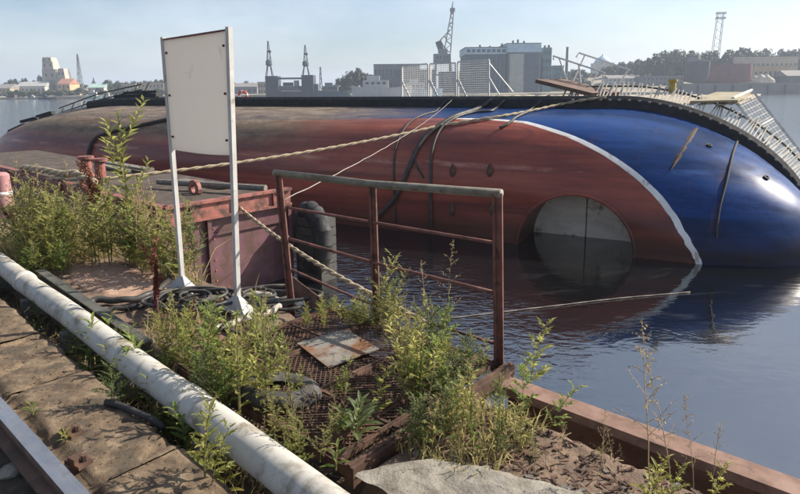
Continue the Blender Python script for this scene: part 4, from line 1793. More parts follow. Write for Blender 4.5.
def fleaf(name, c):
    m, nt, bs = new_mat(name)
    f = noise_fac(nt, .35, 5, .6)
    col = ramp(nt, f, [(.3, tuple(x * .6 for x in c)), (.55, c), (.75, tuple(x * 1.5 for x in c))])
    nt.links.new(col, bs.inputs['Base Color'])
    bs.inputs['Roughness'].default_value = .7
    return m


fl_dark = fleaf('dark_far_foliage', (.022, .036, .016))
fl_mid = fleaf('mid_far_foliage', (.06, .085, .03))
fl_olive = fleaf('olive_far_foliage', (.085, .095, .035))


def crown_mesh(seed, nleaf=1500, lobes=13, mat=None, tall=1.0):
    r = random.Random(seed)
    cs = []
    for i in range(lobes):
        a, k = r.uniform(0, 6.28), r.random() ** .5
        z = r.uniform(-.52, .5)
        w = .62 * math.sqrt(max(.15, 1 - (z / .62) ** 2))
        cs.append((Vector((k * w * math.cos(a) * .75, k * w * math.sin(a) * .75, z * tall)), r.uniform(.22, .40)))
    mb = MB()
    for i in range(nleaf):
        c, rr = r.choice(cs)
        d = Vector((r.gauss(0, 1), r.gauss(0, 1), r.gauss(0, 1))).normalized()
        p = c + d * rr * r.random() ** .33
        s = r.uniform(.045, .10)
        u_ = Vector((r.gauss(0, 1), r.gauss(0, 1), r.gauss(0, 1))).normalized()
        v_ = u_.cross(d)
        if v_.length < .05:
            continue
        v_.normalize()
        mb.add([p + u_ * s, p + v_ * s * .7, p - u_ * s, p - v_ * s * .7], [(0, 1, 2, 3)])
    return mb.mesh('crown', mat)


crowns = {}
for nm, mt in (('dark', fl_dark), ('mid', fl_mid), ('olive', fl_olive)):
    crowns[nm] = [crown_mesh(10 + i, 1500, 13, mt, t) for i, t in enumerate((1.0, .8, 1.15))]
trunk_mb = MB()
trunk_mb.tube([(0, 0, 0), (.01, 0, .3), (0, .01, .62)], [.035, .026, .016], 6)
for k in range(4):
    a = k * 1.6 + .3
    trunk_mb.tube([(0, 0, .35 + .05 * k), (.16 * math.cos(a), .16 * math.sin(a), .6 + .05 * k)], [.014, .006], 4)
trunk_me = trunk_mb.mesh('trunk', fm_bark)
tree_n = [0]


def tree(u, vtop, y, wpx, kind, label, group):
    x = at(u, 90, y).x
    z0 = land_z(x, y)
    ztop = at(u, vtop, y).z
    h = max(ztop - z0, 1.5)
    w = wpx / F_PX * y
    tree_n[0] += 1
    t = thing('tree', label, 'tree', (x, y, z0 - .2), tree_n[0] * 1.3, group)
    tr = link('trunk', trunk_me, t)
    tr.scale = (h, h, h)
    cm = crowns[kind][tree_n[0] % 3]
    cr = link('crown', cm, t)
    ch = h * .94
    cr.scale = (w / 1.12, w / 1.12, ch / 1.42)
    cr.location = (0, 0, h - ch * .5)
    return t


win_mb = MB().box((0, 0, 0), (1, .12, 1))
win_me = win_mb.mesh('window', fm_glass)


def building(name, label, u0, u1, vtop, y, wall, roof=None, gable=False, win=None, depth=12, cat='building', vbot=None, rot=0.0, group=None):
    x0, x1 = at(u0, 90, y).x, at(u1, 90, y).x
    xm = (x0 + x1) / 2
    z0 = land_z(xm, y) - .5
    z1 = at((u0 + u1) / 2, vtop, y).z
    w, h = x1 - x0, max(z1 - z0, 1.2)
    t = thing(name, label, cat, (xm, y, z0), rot, group)
    b = MB()
    hw = h if not gable else h * .68
    b.box((0, depth / 2, hw / 2), (w, depth, hw))
    obj('wall', b, wall, t)
    rb_ = MB()
    if gable:
        ov = .3
        rb_.add([(-w / 2 - ov, -ov, hw), (w / 2 + ov, -ov, hw), (w / 2 + ov, depth + ov, hw), (-w / 2 - ov, depth + ov, hw), (-w / 2 - ov, depth / 2, h), (w / 2 + ov, depth / 2, h)],
                [(0, 1, 5, 4), (2, 3, 4, 5), (1, 2, 5), (3, 0, 4), (3, 2, 1, 0)])
    else:
        rb_.box((0, depth / 2, h + .12), (w + .4, depth + .4, .3))
    obj('roof', rb_, roof or fm_roof, t)
    if win:
        nx, nz = win
        for i in range(nx):
            for j in range(nz):
                o = link('window', win_me, t)
                o.location = (-w / 2 + w * (i + .5) / nx, -.02, hw * (j + .62) / (nz + .2))
                o.scale = (w / nx * .45, 1, hw / nz * .42)
    return t


# ---- left bank
tree_rows = []
for i in range(11):
    tree(7 + i * 5.2, 89.5 + .6 * math.sin(i * 2.1), 349 + (i % 2), 7.5, 'mid' if i % 3 else 'olive', 'clipped green tree in the row along the left-hand river bank', 'row of trees along the left bank')
for i, (u, v, w) in enumerate([(8, 82, 12), (14, 77.5, 8), (25, 77, 9), (34, 80, 8), (41, 74, 6), (71, 83, 8), (78, 82, 10), (84, 84, 8)]):
    tree(u, v, 400 + 5 * i, w, 'dark' if i < 5 else 'olive', 'hazy tree above the left bank roofs ' + ('left of the ruined towers' if i < 5 else 'right of the ruined towers'), 'trees among the left bank roofs')
tree(110, 78.5, 380, 12, 'dark', 'round dark tree standing alone on the left bank left of the sign', None)
tree(157, 79, 390, 9, 'dark', 'small round tree beside the sign edge on the left bank', None)
building('town_house', 'pale beige house at the left edge of the far bank', -6, 10, 84, 375, fm_beige, fm_roof, True, (4, 2))
building('long_hall', 'long pale hall with a sloping grey-white roof left of the ruined tower', 17, 45, 81.5, 385, fm_white, fmat('pale_metal_roof', (.33, .33, .32)), True, (7, 1))
building('town_house', 'low white house right of the ruined tower on the river bank', 66, 77, 91, 352, fm_white, fm_roof, True, (3, 1))
building('town_house', 'white and green house behind the moored white boats', 88, 104, 83.5, 372, fm_white, fm_green, True, (4, 2))
building('town_house', 'beige flat-roofed block left of the sign on the far bank', 121, 136, 84, 372, fm_beige, fm_roof, False, (5, 2))
building('town_house', 'sand-coloured block touching the sign on the far bank', 138, 164, 83, 376, fm_beige, fm_roofred, False, (7, 2))
building('town_house', 'pale beige block right of the sign between sign and dock crane', 258, 266, 82.5, 340, fm_beige, fm_roof, False, (3, 2))
building('town_house', 'grey hazy block just right of the sign above the water', 232, 257, 83, 360, fm_grey, fm_roof, True, (5, 1))


def ruin(u0, u1, vt, y, steps, label, name='ruined_tower'):
    x0, x1 = at(u0, 90, y).x, at(u1, 90, y).x
    xm = (x0 + x1) / 2
    z0 = land_z(xm, y) - .5
    h = at((u0 + u1) / 2, vt, y).z - z0
    w = x1 - x0
    t = thing(name, label, 'tower', (xm, y, z0))
    for i, (f0, f1, wf, off) in enumerate(steps):
        b = MB()
        a0, a1 = wf if isinstance(wf, tuple) else (wf, wf)
        zz0, zz1 = h * f0, h * f1
        w0, w1 = w * a0 / 2, w * a1 / 2
        ox = w * off
        b.add([(ox - w0, 0, zz0), (ox + w0, 0, zz0), (ox + w0, 8, zz0), (ox - w0, 8, zz0), (ox - w1, .4, zz1), (ox + w1, .4, zz1), (ox + w1, 7, zz1), (ox - w1, 7, zz1)],
              [(3, 2, 1, 0), (4, 5, 6, 7), (0, 1, 5, 4), (1, 2, 6, 5), (2, 3, 7, 6), (3, 0, 4, 7)])
        obj('tower_stage', b, fm_ruin, t)
        for k in range(2):
            o = link('window', win_me, t)
            o.location = (ox + w * .18 * (k * 2 - 1), .18, (zz0 + zz1) / 2)
            o.scale = (w * .09, 4, (zz1 - zz0) * .25)
    return t


ruin(43, 59, 57.3, 395, [(0, .35, (1.0, .95), 0), (.35, .68, (.92, .86), -.02), (.68, .88, (.70, .62), -.06), (.88, 1.0, (.60, .5), -.08)], 'tall crumbling beige tower rising above the left bank')
ruin(57, 67, 68.5, 392, [(0, .6, (1, .95), 0), (.6, 1.0, (.8, .55), .05)], 'shorter ruined tower leaning against the tall one')
building('gabled_warehouse', 'ochre gabled warehouse at the foot of the ruined towers', 58, 70, 78.5, 382, fmat('ochre_render', (.42, .31, .18)), fm_roofred, True, (3, 2))


def lattice_mast(name, label, u, vt, y, w0, w1, mat, nseg=9, cat='mast', zbase=None, r=.12):
    x = at(u, 90, y).x
    z0 = (land_z(x, y) if zbase is None else zbase) - .3
    h = at(u, vt, y).z - z0
    t = thing(name, label, cat, (x, y, z0))
    b = MB()
    for sx_, sy_ in ((-1, -1), (1, -1), (1, 1), (-1, 1)):
        b.tube([(sx_ * w0 / 2, sy_ * w0 / 2, 0), (sx_ * w1 / 2, sy_ * w1 / 2, h)], r, 4)
    obj('legs', b, mat, t)
    b = MB()
    for i in range(nseg):
        f0, f1 = i / nseg, (i + 1) / nseg
        a0, a1 = (w0 + (w1 - w0) * f0) / 2, (w0 + (w1 - w0) * f1) / 2
        s = 1 if i % 2 else -1
        for yy in (-1, 1):
            b.tube([(-s * a0, yy * a0, h * f0), (s * a1, yy * a1, h * f1)], r * .7, 3)
            b.tube([(-a0, yy * a0, h * f0), (a0, yy * a0, h * f0)], r * .7, 3)
        for xx in (-1, 1):
            b.tube([(xx * a0, -s * a0, h * f0), (xx * a1, s * a1, h * f1)], r * .7, 3)
    obj('bracing', b, mat, t)
    return t, h


lattice_mast('lattice_mast', 'thin grey lattice mast on the left bank right of the ruined towers', 81, 54, 400, 3.0, .5, fm_grey, 10, r=.18)
sx_ = at(94.5, 90, 395).x
spire = thing('church_spire', 'small dark church spire above the left bank roofs', 'church', (sx_, 395, land_z(sx_, 395)))
hsp = at(94.5, 77, 395).z - land_z(sx_, 395)
b = MB()
b.box((0, 0, hsp * .25), (3, 3, hsp * .5))
obj('tower', b, fm_roof, spire)
b = MB()
b.lathe([(2.0, hsp * .5), (.6, hsp * .75), (.05, hsp)], 8)
obj('spire', b, fm_dark, spire)


def boat(name, label, u, v, y, L, hullm, housem, H=1.5, house=(.3, .25, 1.6), rot=0.0, mast=0):
    x = at(u, v, y).x
    t = thing(name, label, 'boat', (x, y, WATER), rot)
    b = MB()
    n = 14
    vs = []
    for i in range(n + 1):
        f = i / n * 2 - 1
        wd = L * .12 * (1 - max(0, f) ** 2.5) * (1 - .3 * max(0, -f) ** 4)
        sh = H * (1 + .25 * f * f)
        xx = f * L / 2
        vs += [(xx, -wd, sh), (xx * .96, -wd * .75, -.2), (xx * .96, wd * .75, -.2), (xx, wd, sh)]
    b.add(vs, [q for i in range(n) for q in ((i * 4, i * 4 + 1, i * 4 + 5, i * 4 + 4), (i * 4 + 1, i * 4 + 2, i * 4 + 6, i * 4 + 5), (i * 4 + 2, i * 4 + 3, i * 4 + 7, i * 4 + 6), (i * 4 + 3, i * 4, i * 4 + 4, i * 4 + 7))] + [(0, 3, 2, 1), (n * 4, n * 4 + 1, n * 4 + 2, n * 4 + 3)])
    obj('hull', b, hullm, t)
    if house:
        b = MB()
        b.box((-L * .1, 0, H + house[2] / 2), (L * house[0], L * .14, house[2]))
        b.box((-L * .14, 0, H + house[2] + house[2] * .3), (L * house[0] * .5, L * .12, house[2] * .6))
        ho = obj('wheelhouse', b, housem, t)
        for k in range(4):
            o = link('window', win_me, ho)
            o.location = (-L * .1 + L * house[0] * (k - 1.5) * .22, -L * .07 - .02, H + house[2] * .62)
            o.scale = (L * house[0] * .13, 1, house[2] * .3)
    if mast:
        b = MB()
        b.tube([(-L * .12, 0, H), (-L * .12, 0, H + mast)], .14, 5)
        b.bar((-L * .12 - 1.2, 0, H + mast * .7), (-L * .12 + 1.2, 0, H + mast * .7), .12, .12)
        obj('mast', b, fm_grey, t)
    return t


boat('barge_boat', 'low dark boat moored off the left-hand beach', 48, 101, 300, 9, fm_dark, fm_dark, .9, (.25, .2, .9))
boat('motor_boat', 'white and green motor boat moored by the left bank', 95, 99, 320, 8, fm_green, fm_white, 1.3, (.5, .25, 2.0))
boat('motor_boat', 'small white cabin boat right of the green one', 108, 97, 325, 6, fm_white, fm_white, 1.2, (.45, .25, 1.8))
boat('motor_boat', 'tiny pale launch drawn up on the left-hand beach', 34, 98.8, 335, 6, fm_grey, fm_white, .8, (.3, .2, .9))

# ---- floating pier with a white railing and lifebuoy, out on the river behind the ship
py_ = 46.0
pz = WATER + .35
pr_ = thing('floating_pier', 'white railed floating pier behind the ship just right of the sign', 'pier', at(245, 100, py_) * 1.0)
pr_.location.z = WATER
b = MB()
b.box((3, 0, .2), (14, 3, .9))
obj('pier_deck', b, fm_white, pr_)
for zz in (1.2, 1.75):
    b = MB()
    b.tube([(-1.3, -1.4, zz), (2.2, -1.4, zz)], .035, 5)
    obj('rail', b, m_whitemetal, pr_)
for i in range(5):
    b = MB()
    b.tube([(-1.3 + .85 * i, -1.4, .65), (-1.3 + .85 * i + (.4 if i % 2 else 0), -1.4, 1.75)], .035, 5)
    obj('rail_post', b, m_whitemetal, pr_)
lbp = at(243, 95.5, py_ - 1.5)
lbuoy = MB()
lbm = [M('lifebuoy_red', [(.3, (.45, .05, .03)), (.7, (.55, .07, .04))], 4, .5, 0, 0), m_whitemetal]
vs, fs, n, k = [], [], 32, 10
for i in range(n):
    a = 2 * math.pi * i / n
    for j in range(k):
        q = 2 * math.pi * j / k
        rr = .29 + .09 * math.cos(q)
        vs.append((rr * math.cos(a), .09 * math.sin(q), rr * math.sin(a)))
lbuoy.v = vs
for i in range(n):
    for j in range(k):
        lbuoy.f.append((i * k + j, i * k + (j + 1) % k, ((i + 1) % n) * k + (j + 1) % k, ((i + 1) % n) * k + j))
        lbuoy.m.append(1 if i % 8 < 2 else 0)
tag(obj('lifebuoy', lbuoy, lbm, None, lbp, smooth=True), 'red and white ring lifebuoy hanging on the white pier railing', 'lifebuoy')

# ---- floating dock with two slender cranes
fd = thing('floating_dock', 'dark floating dock with two wing towers on the far shore', 'dock', (at(288, 92, 278).x, 278, WATER))


def px_box(root, u0, u1, v0, v1, y, depth, mat, name):
    o = root.location
    p, q = at(u0, v1, y), at(u1, v0, y)
    b = MB()
    zb = max(p.z, WATER - .3)
    b.box(((p.x + q.x) / 2 - o.x, y - o.y + depth / 2, (zb + q.z) / 2 - o.z), (q.x - p.x, depth, q.z - zb))
    return obj(name, b, mat, root)


px_box(fd, 266, 277, 76, 98, 276, 9, fm_dark, 'wing_tower')
px_box(fd, 302, 313, 75, 98, 276, 9, fm_dark, 'wing_tower')
px_box(fd, 277.1, 301.9, 77.5, 79.5, 277, 2, fm_bluegrey, 'bridge')
px_box(fd, 277.1, 301.9, 91, 98, 276.5, 20, fm_dark, 'dock_floor')
px_box(fd, 313.2, 318, 84, 98, 277, 6, fm_bluegrey, 'dock_house')
dsh = thing('docked_boat', 'grey work vessel sitting inside the floating dock', 'ship', (at(289, 90, 279).x, 279, at(289, 91, 279).z))
px_box(dsh, 279, 300, 86, 91, 279, 5, fm_grey, 'hull')
px_box(dsh, 283, 292, 82.5, 86, 280, 4, fm_bluegrey, 'wheelhouse')
px_box(dsh, 294, 298, 80.5, 86, 280, 3, fm_white, 'funnel')


def dock_crane(u, vt, vb, label):
    x, y = at(u, vb, 280).x, 280
    z0 = at(u, vb, 280).z
    h = at(u, vt, 280).z - z0
    t = thing('dock_crane', label, 'crane', (x, y, z0))
    b = MB()
    for sx_, sy_ in ((-1, -1), (1, -1), (1, 1), (-1, 1)):
        b.tube([(sx_ * 1.4, sy_ * 1.4, 0), (sx_ * .7, sy_ * .7, h * .28)], .22, 4)
    obj('portal', b, fm_dark, t)
    b = MB()
    b.lathe([(.9, h * .28), (1.5, h * .32), (1.4, h * .44), (.6, h * .48)], 8)
    obj('cab', b, fm_bluegrey, t)
    b = MB()
    for sx_ in (-1, 1):
        b.tube([(sx_ * .8, 0, h * .46), (sx_ * .15, 0, h)], .16, 4)
        b.tube([(sx_ * .8, 1.2, h * .46), (sx_ * .15, .2, h)], .16, 4)
    for i in range(9):
        f0, f1 = i / 9, (i + 1) / 9
        s = 1 if i % 2 else -1
        b.tube([(s * .8 * (1 - .8 * f0), 0, h * (.46 + .54 * f0)), (-s * .8 * (1 - .8 * f1), 0, h * (.46 + .54 * f1))], .12, 3)
    obj('jib', b, fm_dark, t)
    b = MB()
    b.box((.2, .6, h * .70), (1.7, 1.2, h * .06))
    obj('counterweight', b, fm_dark, t)


dock_crane(269.5, 41, 76, 'left slender dock crane with upright jib on the floating dock')
dock_crane(306, 45, 75, 'right slender dock crane with upright jib on the floating dock')

boat('grey_ship', 'grey patrol vessel with a thin mast lying right of the floating dock', 334, 95, 268, 15, fm_bluegrey, fm_grey, 2.6, (.45, .2, 2.4), 0, 0)
lattice_mast('lattice_mast', 'thin dark mast between the floating dock and the clump of trees', 321, 67, 290, 1.6, .4, fm_dark, 7, r=.14)
boat('white_ship', 'white ship with low superstructure moored under the trees left of the fence panels', 382, 97, 262, 26, fm_white, fm_white, 4.0, (.42, .2, 3.2), 0, 5)
boat('white_ship', 'pale blue-grey vessel behind the white mesh panels', 420, 97, 268, 20, fm_palblue, fm_white, 3.0, (.4, .2, 3), 0, 4)
for i, (u, v, w) in enumerate([(342, 76, 10), (349, 69, 14), (357, 67.5, 15), (366, 71, 14), (373, 73, 12), (336, 84, 9)]):
    tree(u, v, 305 + 2 * i, w, 'dark', 'dark dense tree in the clump left of the white mesh panels', 'clump of dark trees by the white ship')
building('long_block', 'long grey flat-roofed block above the clump of trees', 374, 420, 64.5, 340, fm_grey, fm_roof, False, (12, 2), 14)
building('long_block', 'lower grey block between the tree clump and the big crane', 395, 436, 70, 325, fm_bluegrey, fm_roof, False, (9, 2), 10)
building('shed', 'dull brown shed behind the mesh panels below the crane', 440, 466, 72, 318, fm_roof, fm_roof, False, (5, 1), 10, 'shed')

# ---- the big portal crane
cy_ = 330
cx_ = at(443, 60, cy_).x
z0 = land_z(cx_, cy_)
pc = thing('portal_crane', 'tall grey portal crane with raised lattice jib beside the shipyard hall', 'crane', (cx_, cy_, z0))


def PX(u, v, dy=0):
    p = at(u, v, cy_)
    return Vector((p.x - cx_, dy, p.z - z0))


b = MB()
for u in (436, 450):
    for dy in (-3, 3):
        b.tube([PX(u, 62, dy * .8), PX(u + (-3 if u < 440 else 2), 96, dy)], .55, 5)
b.tube([PX(435, 75, -2.8), PX(452, 75, -2.8)], .35, 4)
obj('portal', b, fm_crane, pc)
b = MB()
pa, pb_ = PX(433.5, 63), PX(450.5, 54)
b.box(((pa.x + pb_.x) / 2, 0, (pa.z + pb_.z) / 2), (pb_.x - pa.x, 5, pb_.z - pa.z))
b.box((PX(443, 52).x, 0, PX(443, 52).z), (4.5, 4.4, 3))
ho = obj('machine_house', b, fm_crane, pc)
for k in range(4):
    o = link('window', win_me, ho)
    o.location = (PX(437 + 3.5 * k, 58).x, -2.52, PX(437, 57.5).z)
    o.scale = (1.0, 1, 1.3)
b = MB()
jl = [PX(444, 53, -1), PX(452.0, 8, -.4)]
jr = [PX(450.5, 53, -1), PX(454, 8, -.4)]
for s in (-1, 1):
    b.tube([Vector((jl[0].x, s * 1.3, jl[0].z)), Vector((jl[1].x, s * .5, jl[1].z))], .26, 4)
    b.tube([Vector((jr[0].x, s * 1.3, jr[0].z)), Vector((jr[1].x, s * .5, jr[1].z))], .26, 4)
    for i in range(11):
        f0, f1 = i / 11, (i + 1) / 11
        p, q = (jl, jr) if i % 2 else (jr, jl)
        yy = s * (1.3 - .8 * f0)
        P_, Q_ = p[0].lerp(p[1], f0), q[0].lerp(q[1], f1)
        b.tube([Vector((P_.x, yy, P_.z)), Vector((Q_.x, yy, Q_.z))], .17, 3)
obj('jib', b, fm_crane, pc)
b = MB()
b.tube([PX(451.5, 14), PX(453, 1.5)], [.75, .2], 5)
b.bar(PX(450, 10), PX(455, 10), .9, 1.8)
b.bar(PX(449, 24), PX(453.5, 23), .5, .5)
obj('jib_head', b, fm_crane, pc)
b = MB()
for s in (-1, 1):
    b.tube([PX(438.5, 53, s), PX(440.5, 40, s), PX(444.5, 36, s), PX(447, 40, s)], .35, 4)
    b.tube([PX(440.5, 40, s), PX(447, 53, s)], .25, 4)
    b.tube([PX(444.5, 36, s), PX(449.5, 30, s)], .25, 4)
obj('back_frame', b, fm_crane, pc)
b = MB()
pa = PX(439.5, 46)
b.box(pa, (2.8, 3.2, 5.0), Matrix.Rotation(-.35, 3, 'Y'))
obj('counterweight', b, fm_dark, pc)

# ---- shipyard hall
hy = 300
hall = thing('shipyard_hall', 'big shipyard hall with pale blue upper band and grey doors', 'building', (at(505, 90, hy).x, hy, 0))
hall.location.z = land_z(hall.location.x, hy) - .5
px_box(hall, 466, 507, 54.5, 98, hy + 2, 30, fm_bluegrey, 'wall')
px_box(hall, 465.5, 507.2, 47.5, 54.4, hy + 1.6, 30, fm_palblue, 'upper_wall')
px_box(hall, 507.4, 541, 52.5, 98, hy, 34, fm_grey, 'wall')
px_box(hall, 507.3, 541.5, 43.5, 52.4, hy - .3, 34, fm_palblue, 'upper_wall')
px_box(hall, 509, 524, 54, 94, hy - .4, .35, fmat('beige_hall_door', (.33, .33, .29)), 'hall_door')
px_box(hall, 525, 539.5, 54, 94, hy - .4, .35, fm_bluegrey, 'hall_door')
px_box(hall, 541.7, 552, 47.5, 98, hy + 6, 20, fm_teal, 'stair_wing')
px_box(hall, 465, 507.2, 46.8, 47.4, hy + 1.3, 30, fm_roof, 'roof')
px_box(hall, 507, 542, 42.8, 43.4, hy - .6, 35, fm_roof, 'roof')
for (u, v) in ((480, 45), (490, 46), (502, 43.5), (513, 40.5), (518, 39.5), (524, 41), (545, 45.5), (549, 45)):
    px_box(hall, u - .8, u + .9, v, 50, hy + 10, 1.2, fm_dark, 'roof_vent')
for i in range(8):
    px_box(hall, 467 + i * 5, 470.5 + i * 5, 49.3, 52.4, hy + 1.45, .2, fm_glass, 'window')
for i in range(10):
    px_box(hall, 468 + i * 4, 468.25 + i * 4, 55, 95, hy + 1.85, .15, fm_grey, 'cladding_rib')
for i in range(3):
    for j in range(4):
        px_box(hall, 543 + i * 3, 544.8 + i * 3, 51 + j * 8, 55 + j * 8, hy + 5.85, .2, fm_glass, 'window')
ch_x = at(566.5, 70, 330).x
chm = thing('chimney', 'thin dark chimney right of the shipyard hall', 'chimney', (ch_x, 330, land_z(ch_x, 330)))
hh = at(566.5, 47, 330).z - land_z(ch_x, 330)
b = MB()
b.lathe([(.9, 0), (.62, hh), (.5, hh)], 10)
obj('shaft', b, fm_dark, chm)
b = MB()
b.lathe([(.8, hh - .6), (.8, hh - .1)], 10)
obj('rim', b, fm_roof, chm)
building('office_block', 'teal office block behind the gangway right of the shipyard hall', 553, 563, 66, 322, fm_teal, fm_roof, False, (4, 4), 10)
dx = at(602, 70, 420).x
dz = land_z(dx, 420)
dome = thing('domed_church', 'pale domed church showing between the gangway rails', 'church', (dx, 420, dz))
ht = at(602, 54, 420).z - dz
b = MB()
b.box((0, 0, ht * .3), (12, 12, ht * .6))
obj('drum', b, fm_white, dome)
b = MB()
b.lathe([(5.6, ht * .6), (5.2, ht * .7), (3.4, ht * .82), (1.0, ht * .9), (.5, ht * .95), (.1, ht * 1.02)], 16)
obj('dome', b, fm_palblue, dome, smooth=True)

# ---- right-hand hill
for i in range(26):
    u = 604 + i * 8.4
    tree(u, 66 + 2.5 * math.sin(i * 1.7) - (6 if 650 < u < 760 else 0), 372 + 5 * (i % 4), 15, ('dark', 'mid', 'olive')[i % 3], 'tree of the continuous back row on the right hill ' + ('behind the white houses' if u < 683 else 'behind the laid-up ships' if u < 750 else 'behind the long sheds'), 'back row of trees on the right hill')
for i in range(15):
    u = 64 + i * 7.2
    tree(u, 88.5 + 1.6 * math.sin(i * 2.3), 346 + 3 * (i % 3), 9, ('olive', 'mid', 'dark')[i % 3], 'low bushy tree along the bank ' + ('by the white and green house' if u < 105 else 'in front of the beige blocks left of the sign'), 'low trees along the bank left of the sign')
for i in range(7):
    tree(118 + i * 7.5, 80.5 + 1.2 * math.sin(i * 2.9), 400, 9, ('dark', 'mid')[i % 2], 'hazy tree behind the beige blocks left of the sign', 'trees behind the beige blocks')
for i in range(5):
    tree(233 + i * 6.5, 81.5 + 1.0 * math.sin(i * 2.2), 385, 9, ('dark', 'mid')[i % 2], 'hazy tree behind the grey block right of the sign', 'trees right of the sign')
for i, (u, v, w) in enumerate([(567, 71, 12), (576, 68, 13), (585, 71, 12), (594, 73, 12), (611, 64, 11), (620, 60.5, 12), (628, 61, 11), (637, 58, 13), (646, 56.5, 14)]):
    tree(u, v, 345 + 3 * (i % 4), w, 'dark' if i % 2 else 'mid', 'hazy tree on the rise ' + ('left of the domed church' if u < 600 else 'right of the domed church'), 'trees behind the gangway')
for i, (u, v, w) in enumerate([(655, 53, 18), (666, 48.5, 24), (678, 47, 24), (690, 50, 22), (700, 49, 18), (708, 48.5, 18), (722, 52, 18), (731, 47.5, 20), (741, 45.5, 22), (752, 52, 15), (660, 60, 20), (673, 58, 22), (685, 59, 22), (697, 58, 20), (712, 59, 22), (726, 58, 20)]):
    tree(u, v, 330 + 4 * (i % 3), w, ('dark', 'mid', 'dark', 'olive')[i % 4], ('lower-row' if v > 56 else 'upper-row') + (' dark' if i % 4 in (0, 2) else ' greener') + ' tree on the right hill ' + ('well left of the floodlight mast' if u < 680 else 'just left of the floodlight mast' if u < 705 else 'under the floodlight mast' if u < 725 else 'right of the floodlight mast'), 'trees on the hill by the floodlight mast')
for i, (u, v, w) in enumerate([(757, 48, 13), (765, 46.5, 14), (779, 48.5, 14), (787, 47.5, 13), (798, 46, 15), (808, 46, 15), (820, 48, 16), (835, 47, 16)]):
    tree(u, v, 350 + 4 * (i % 3), w, ('mid', 'dark')[i % 2], 'rounded tree above the long sheds at the right edge', 'trees above the right-hand sheds')
for i, (u, v, w) in enumerate([(560, 77, 12), (572, 76, 14), (584, 77, 13)]):
    tree(u, v, 318, w, 'dark', 'low dark bush below the rails of the gangway', 'bushes below the gangway rails')
building('white_house', 'long white and grey house in front of the trees behind the gangway', 608, 640, 75, 320, fm_white, fm_roof, True, (8, 2), 10)
building('white_house', 'pale grey house row right of the gangway rails', 642, 683, 76.5, 312, fm_grey, fm_roof, False, (10, 2), 10)
building('white_house', 'whitewashed house between the trees on the upper right slope', 750, 762, 53, 365, fm_white, fm_roof, True, (4, 1), 10)
building('white_house', 'whitewashed house at the right edge on the slope', 793, 806, 52, 365, fm_white, fm_roof, True, (4, 1), 10)
building('long_shed', 'long low shed with a tan roof band on the right slope', 731, 795, 57.5, 325, fmat('tan_shed_wall', (.34, .29, .22)), fmat('tan_roof_band', (.42, .36, .27)), False, (14, 1), 14, 'shed')
building('long_shed', 'ochre shed behind the tarpaulined boat at the right', 752, 795, 66, 305, fmat('ochre_shed_wall', (.36, .28, .17)), fm_roof, False, (9, 1), 12, 'shed')
building('long_shed', 'dark shed at the extreme right edge of the far quay', 786, 830, 70, 296, fm_dark, fm_roof, True, (6, 1), 12, 'shed')


def drydock_ship(u0, u1, vt, vb, y, mat, label):
    p, q = at(u0, vb, y), at(u1, vt, y)
    L_, h_ = q.x - p.x, q.z - p.z
    t = thing('laid_up_ship', label, 'ship', ((p.x + q.x) / 2, y, p.z))
    b = MB()
    n = 16
    k = 9
    vs = []
    for i in range(n + 1):
        f = i / n * 2 - 1
        wd = 5 * sqrt0(1 - abs(f) ** 5)
        for j in range(k):
            a = math.pi * (1.0 - j / (k - 1))
            vs.append((f * L_ / 2, wd * math.cos(a), h_ * (1 - sqrt0(math.sin(a)) * .98 * (1 - .15 * abs(f) ** 3))))
    b.add(vs, [(i * k + j, (i + 1) * k + j, (i + 1) * k + j + 1, i * k + j + 1) for i in range(n) for j in range(k - 1)] + [(i * k, i * k + k - 1, (i + 1) * k + k - 1, (i + 1) * k) for i in range(n)])
    obj('hull', b, mat, t, smooth=True).data.set_sharp_from_angle(angle=R(40))
    b = MB()
    b.box((-L_ * .28, 0, h_ + 1.0), (L_ * .22, 6, 2.2))
    obj('wheelhouse', b, fm_grey, t)
    return t


drydock_ship(683, 753, 64, 85, 292, fm_brownred, 'dull red-brown ship laid up on the right-hand far quay')
drydock_ship(686, 708, 62, 84, 287, fm_dark, 'dark rounded hull standing before the laid-up red-brown ship')
bx = at(763, 85, 284)
cv = thing('covered_boat', 'boat under a torn pale tarpaulin on the right-hand quay', 'boat', (bx.x, 284, at(763, 85.5, 284).z))
b = MB()
n, k = 12, 7
vs = []
for i in range(n + 1):
    f = i / n * 2 - 1
    for j in range(k):
        a = math.pi * j / (k - 1)
        hh = 5.2 * (1 - .55 * max(0, f) ** 2 - .2 * f * f)
        vs.append((f * 5.6, 2.2 * math.cos(a) * sqrt0(1 - abs(f) ** 3), .4 + hh * sqrt0(math.sin(a)) * (.9 + .1 * math.sin(i * 1.9))))
b.add(vs, [(i * k + j, (i + 1) * k + j, (i + 1) * k + j + 1, i * k + j + 1) for i in range(n) for j in range(k - 1)])
obj('tarpaulin', b, fmat('tan_tarpaulin', (.40, .36, .29), .3, .8), cv)
b = MB()
b.box((-.2, 0, .5), (10.4, 3.6, 1.1))
obj('hull', b, fm_dark, cv)
# quay wall on the right with fender piles
qw = thing('far_quay_wall', 'dark stone quay wall along the far shore at the right', 'quay wall', (at(745, 93, 262).x, 262, WATER - .5))
b = MB()
b.box((22, 1.0, 2.6), (110, 2.0, 5.2))
obj('wall_face', b, fm_quay, qw)
for i in range(14):
    b = MB()
    b.box((-28 + 7.5 * i, -.2, 2.2), (.7, .4, 4.4))
    obj('fender_pile', b, fm_dark, qw)

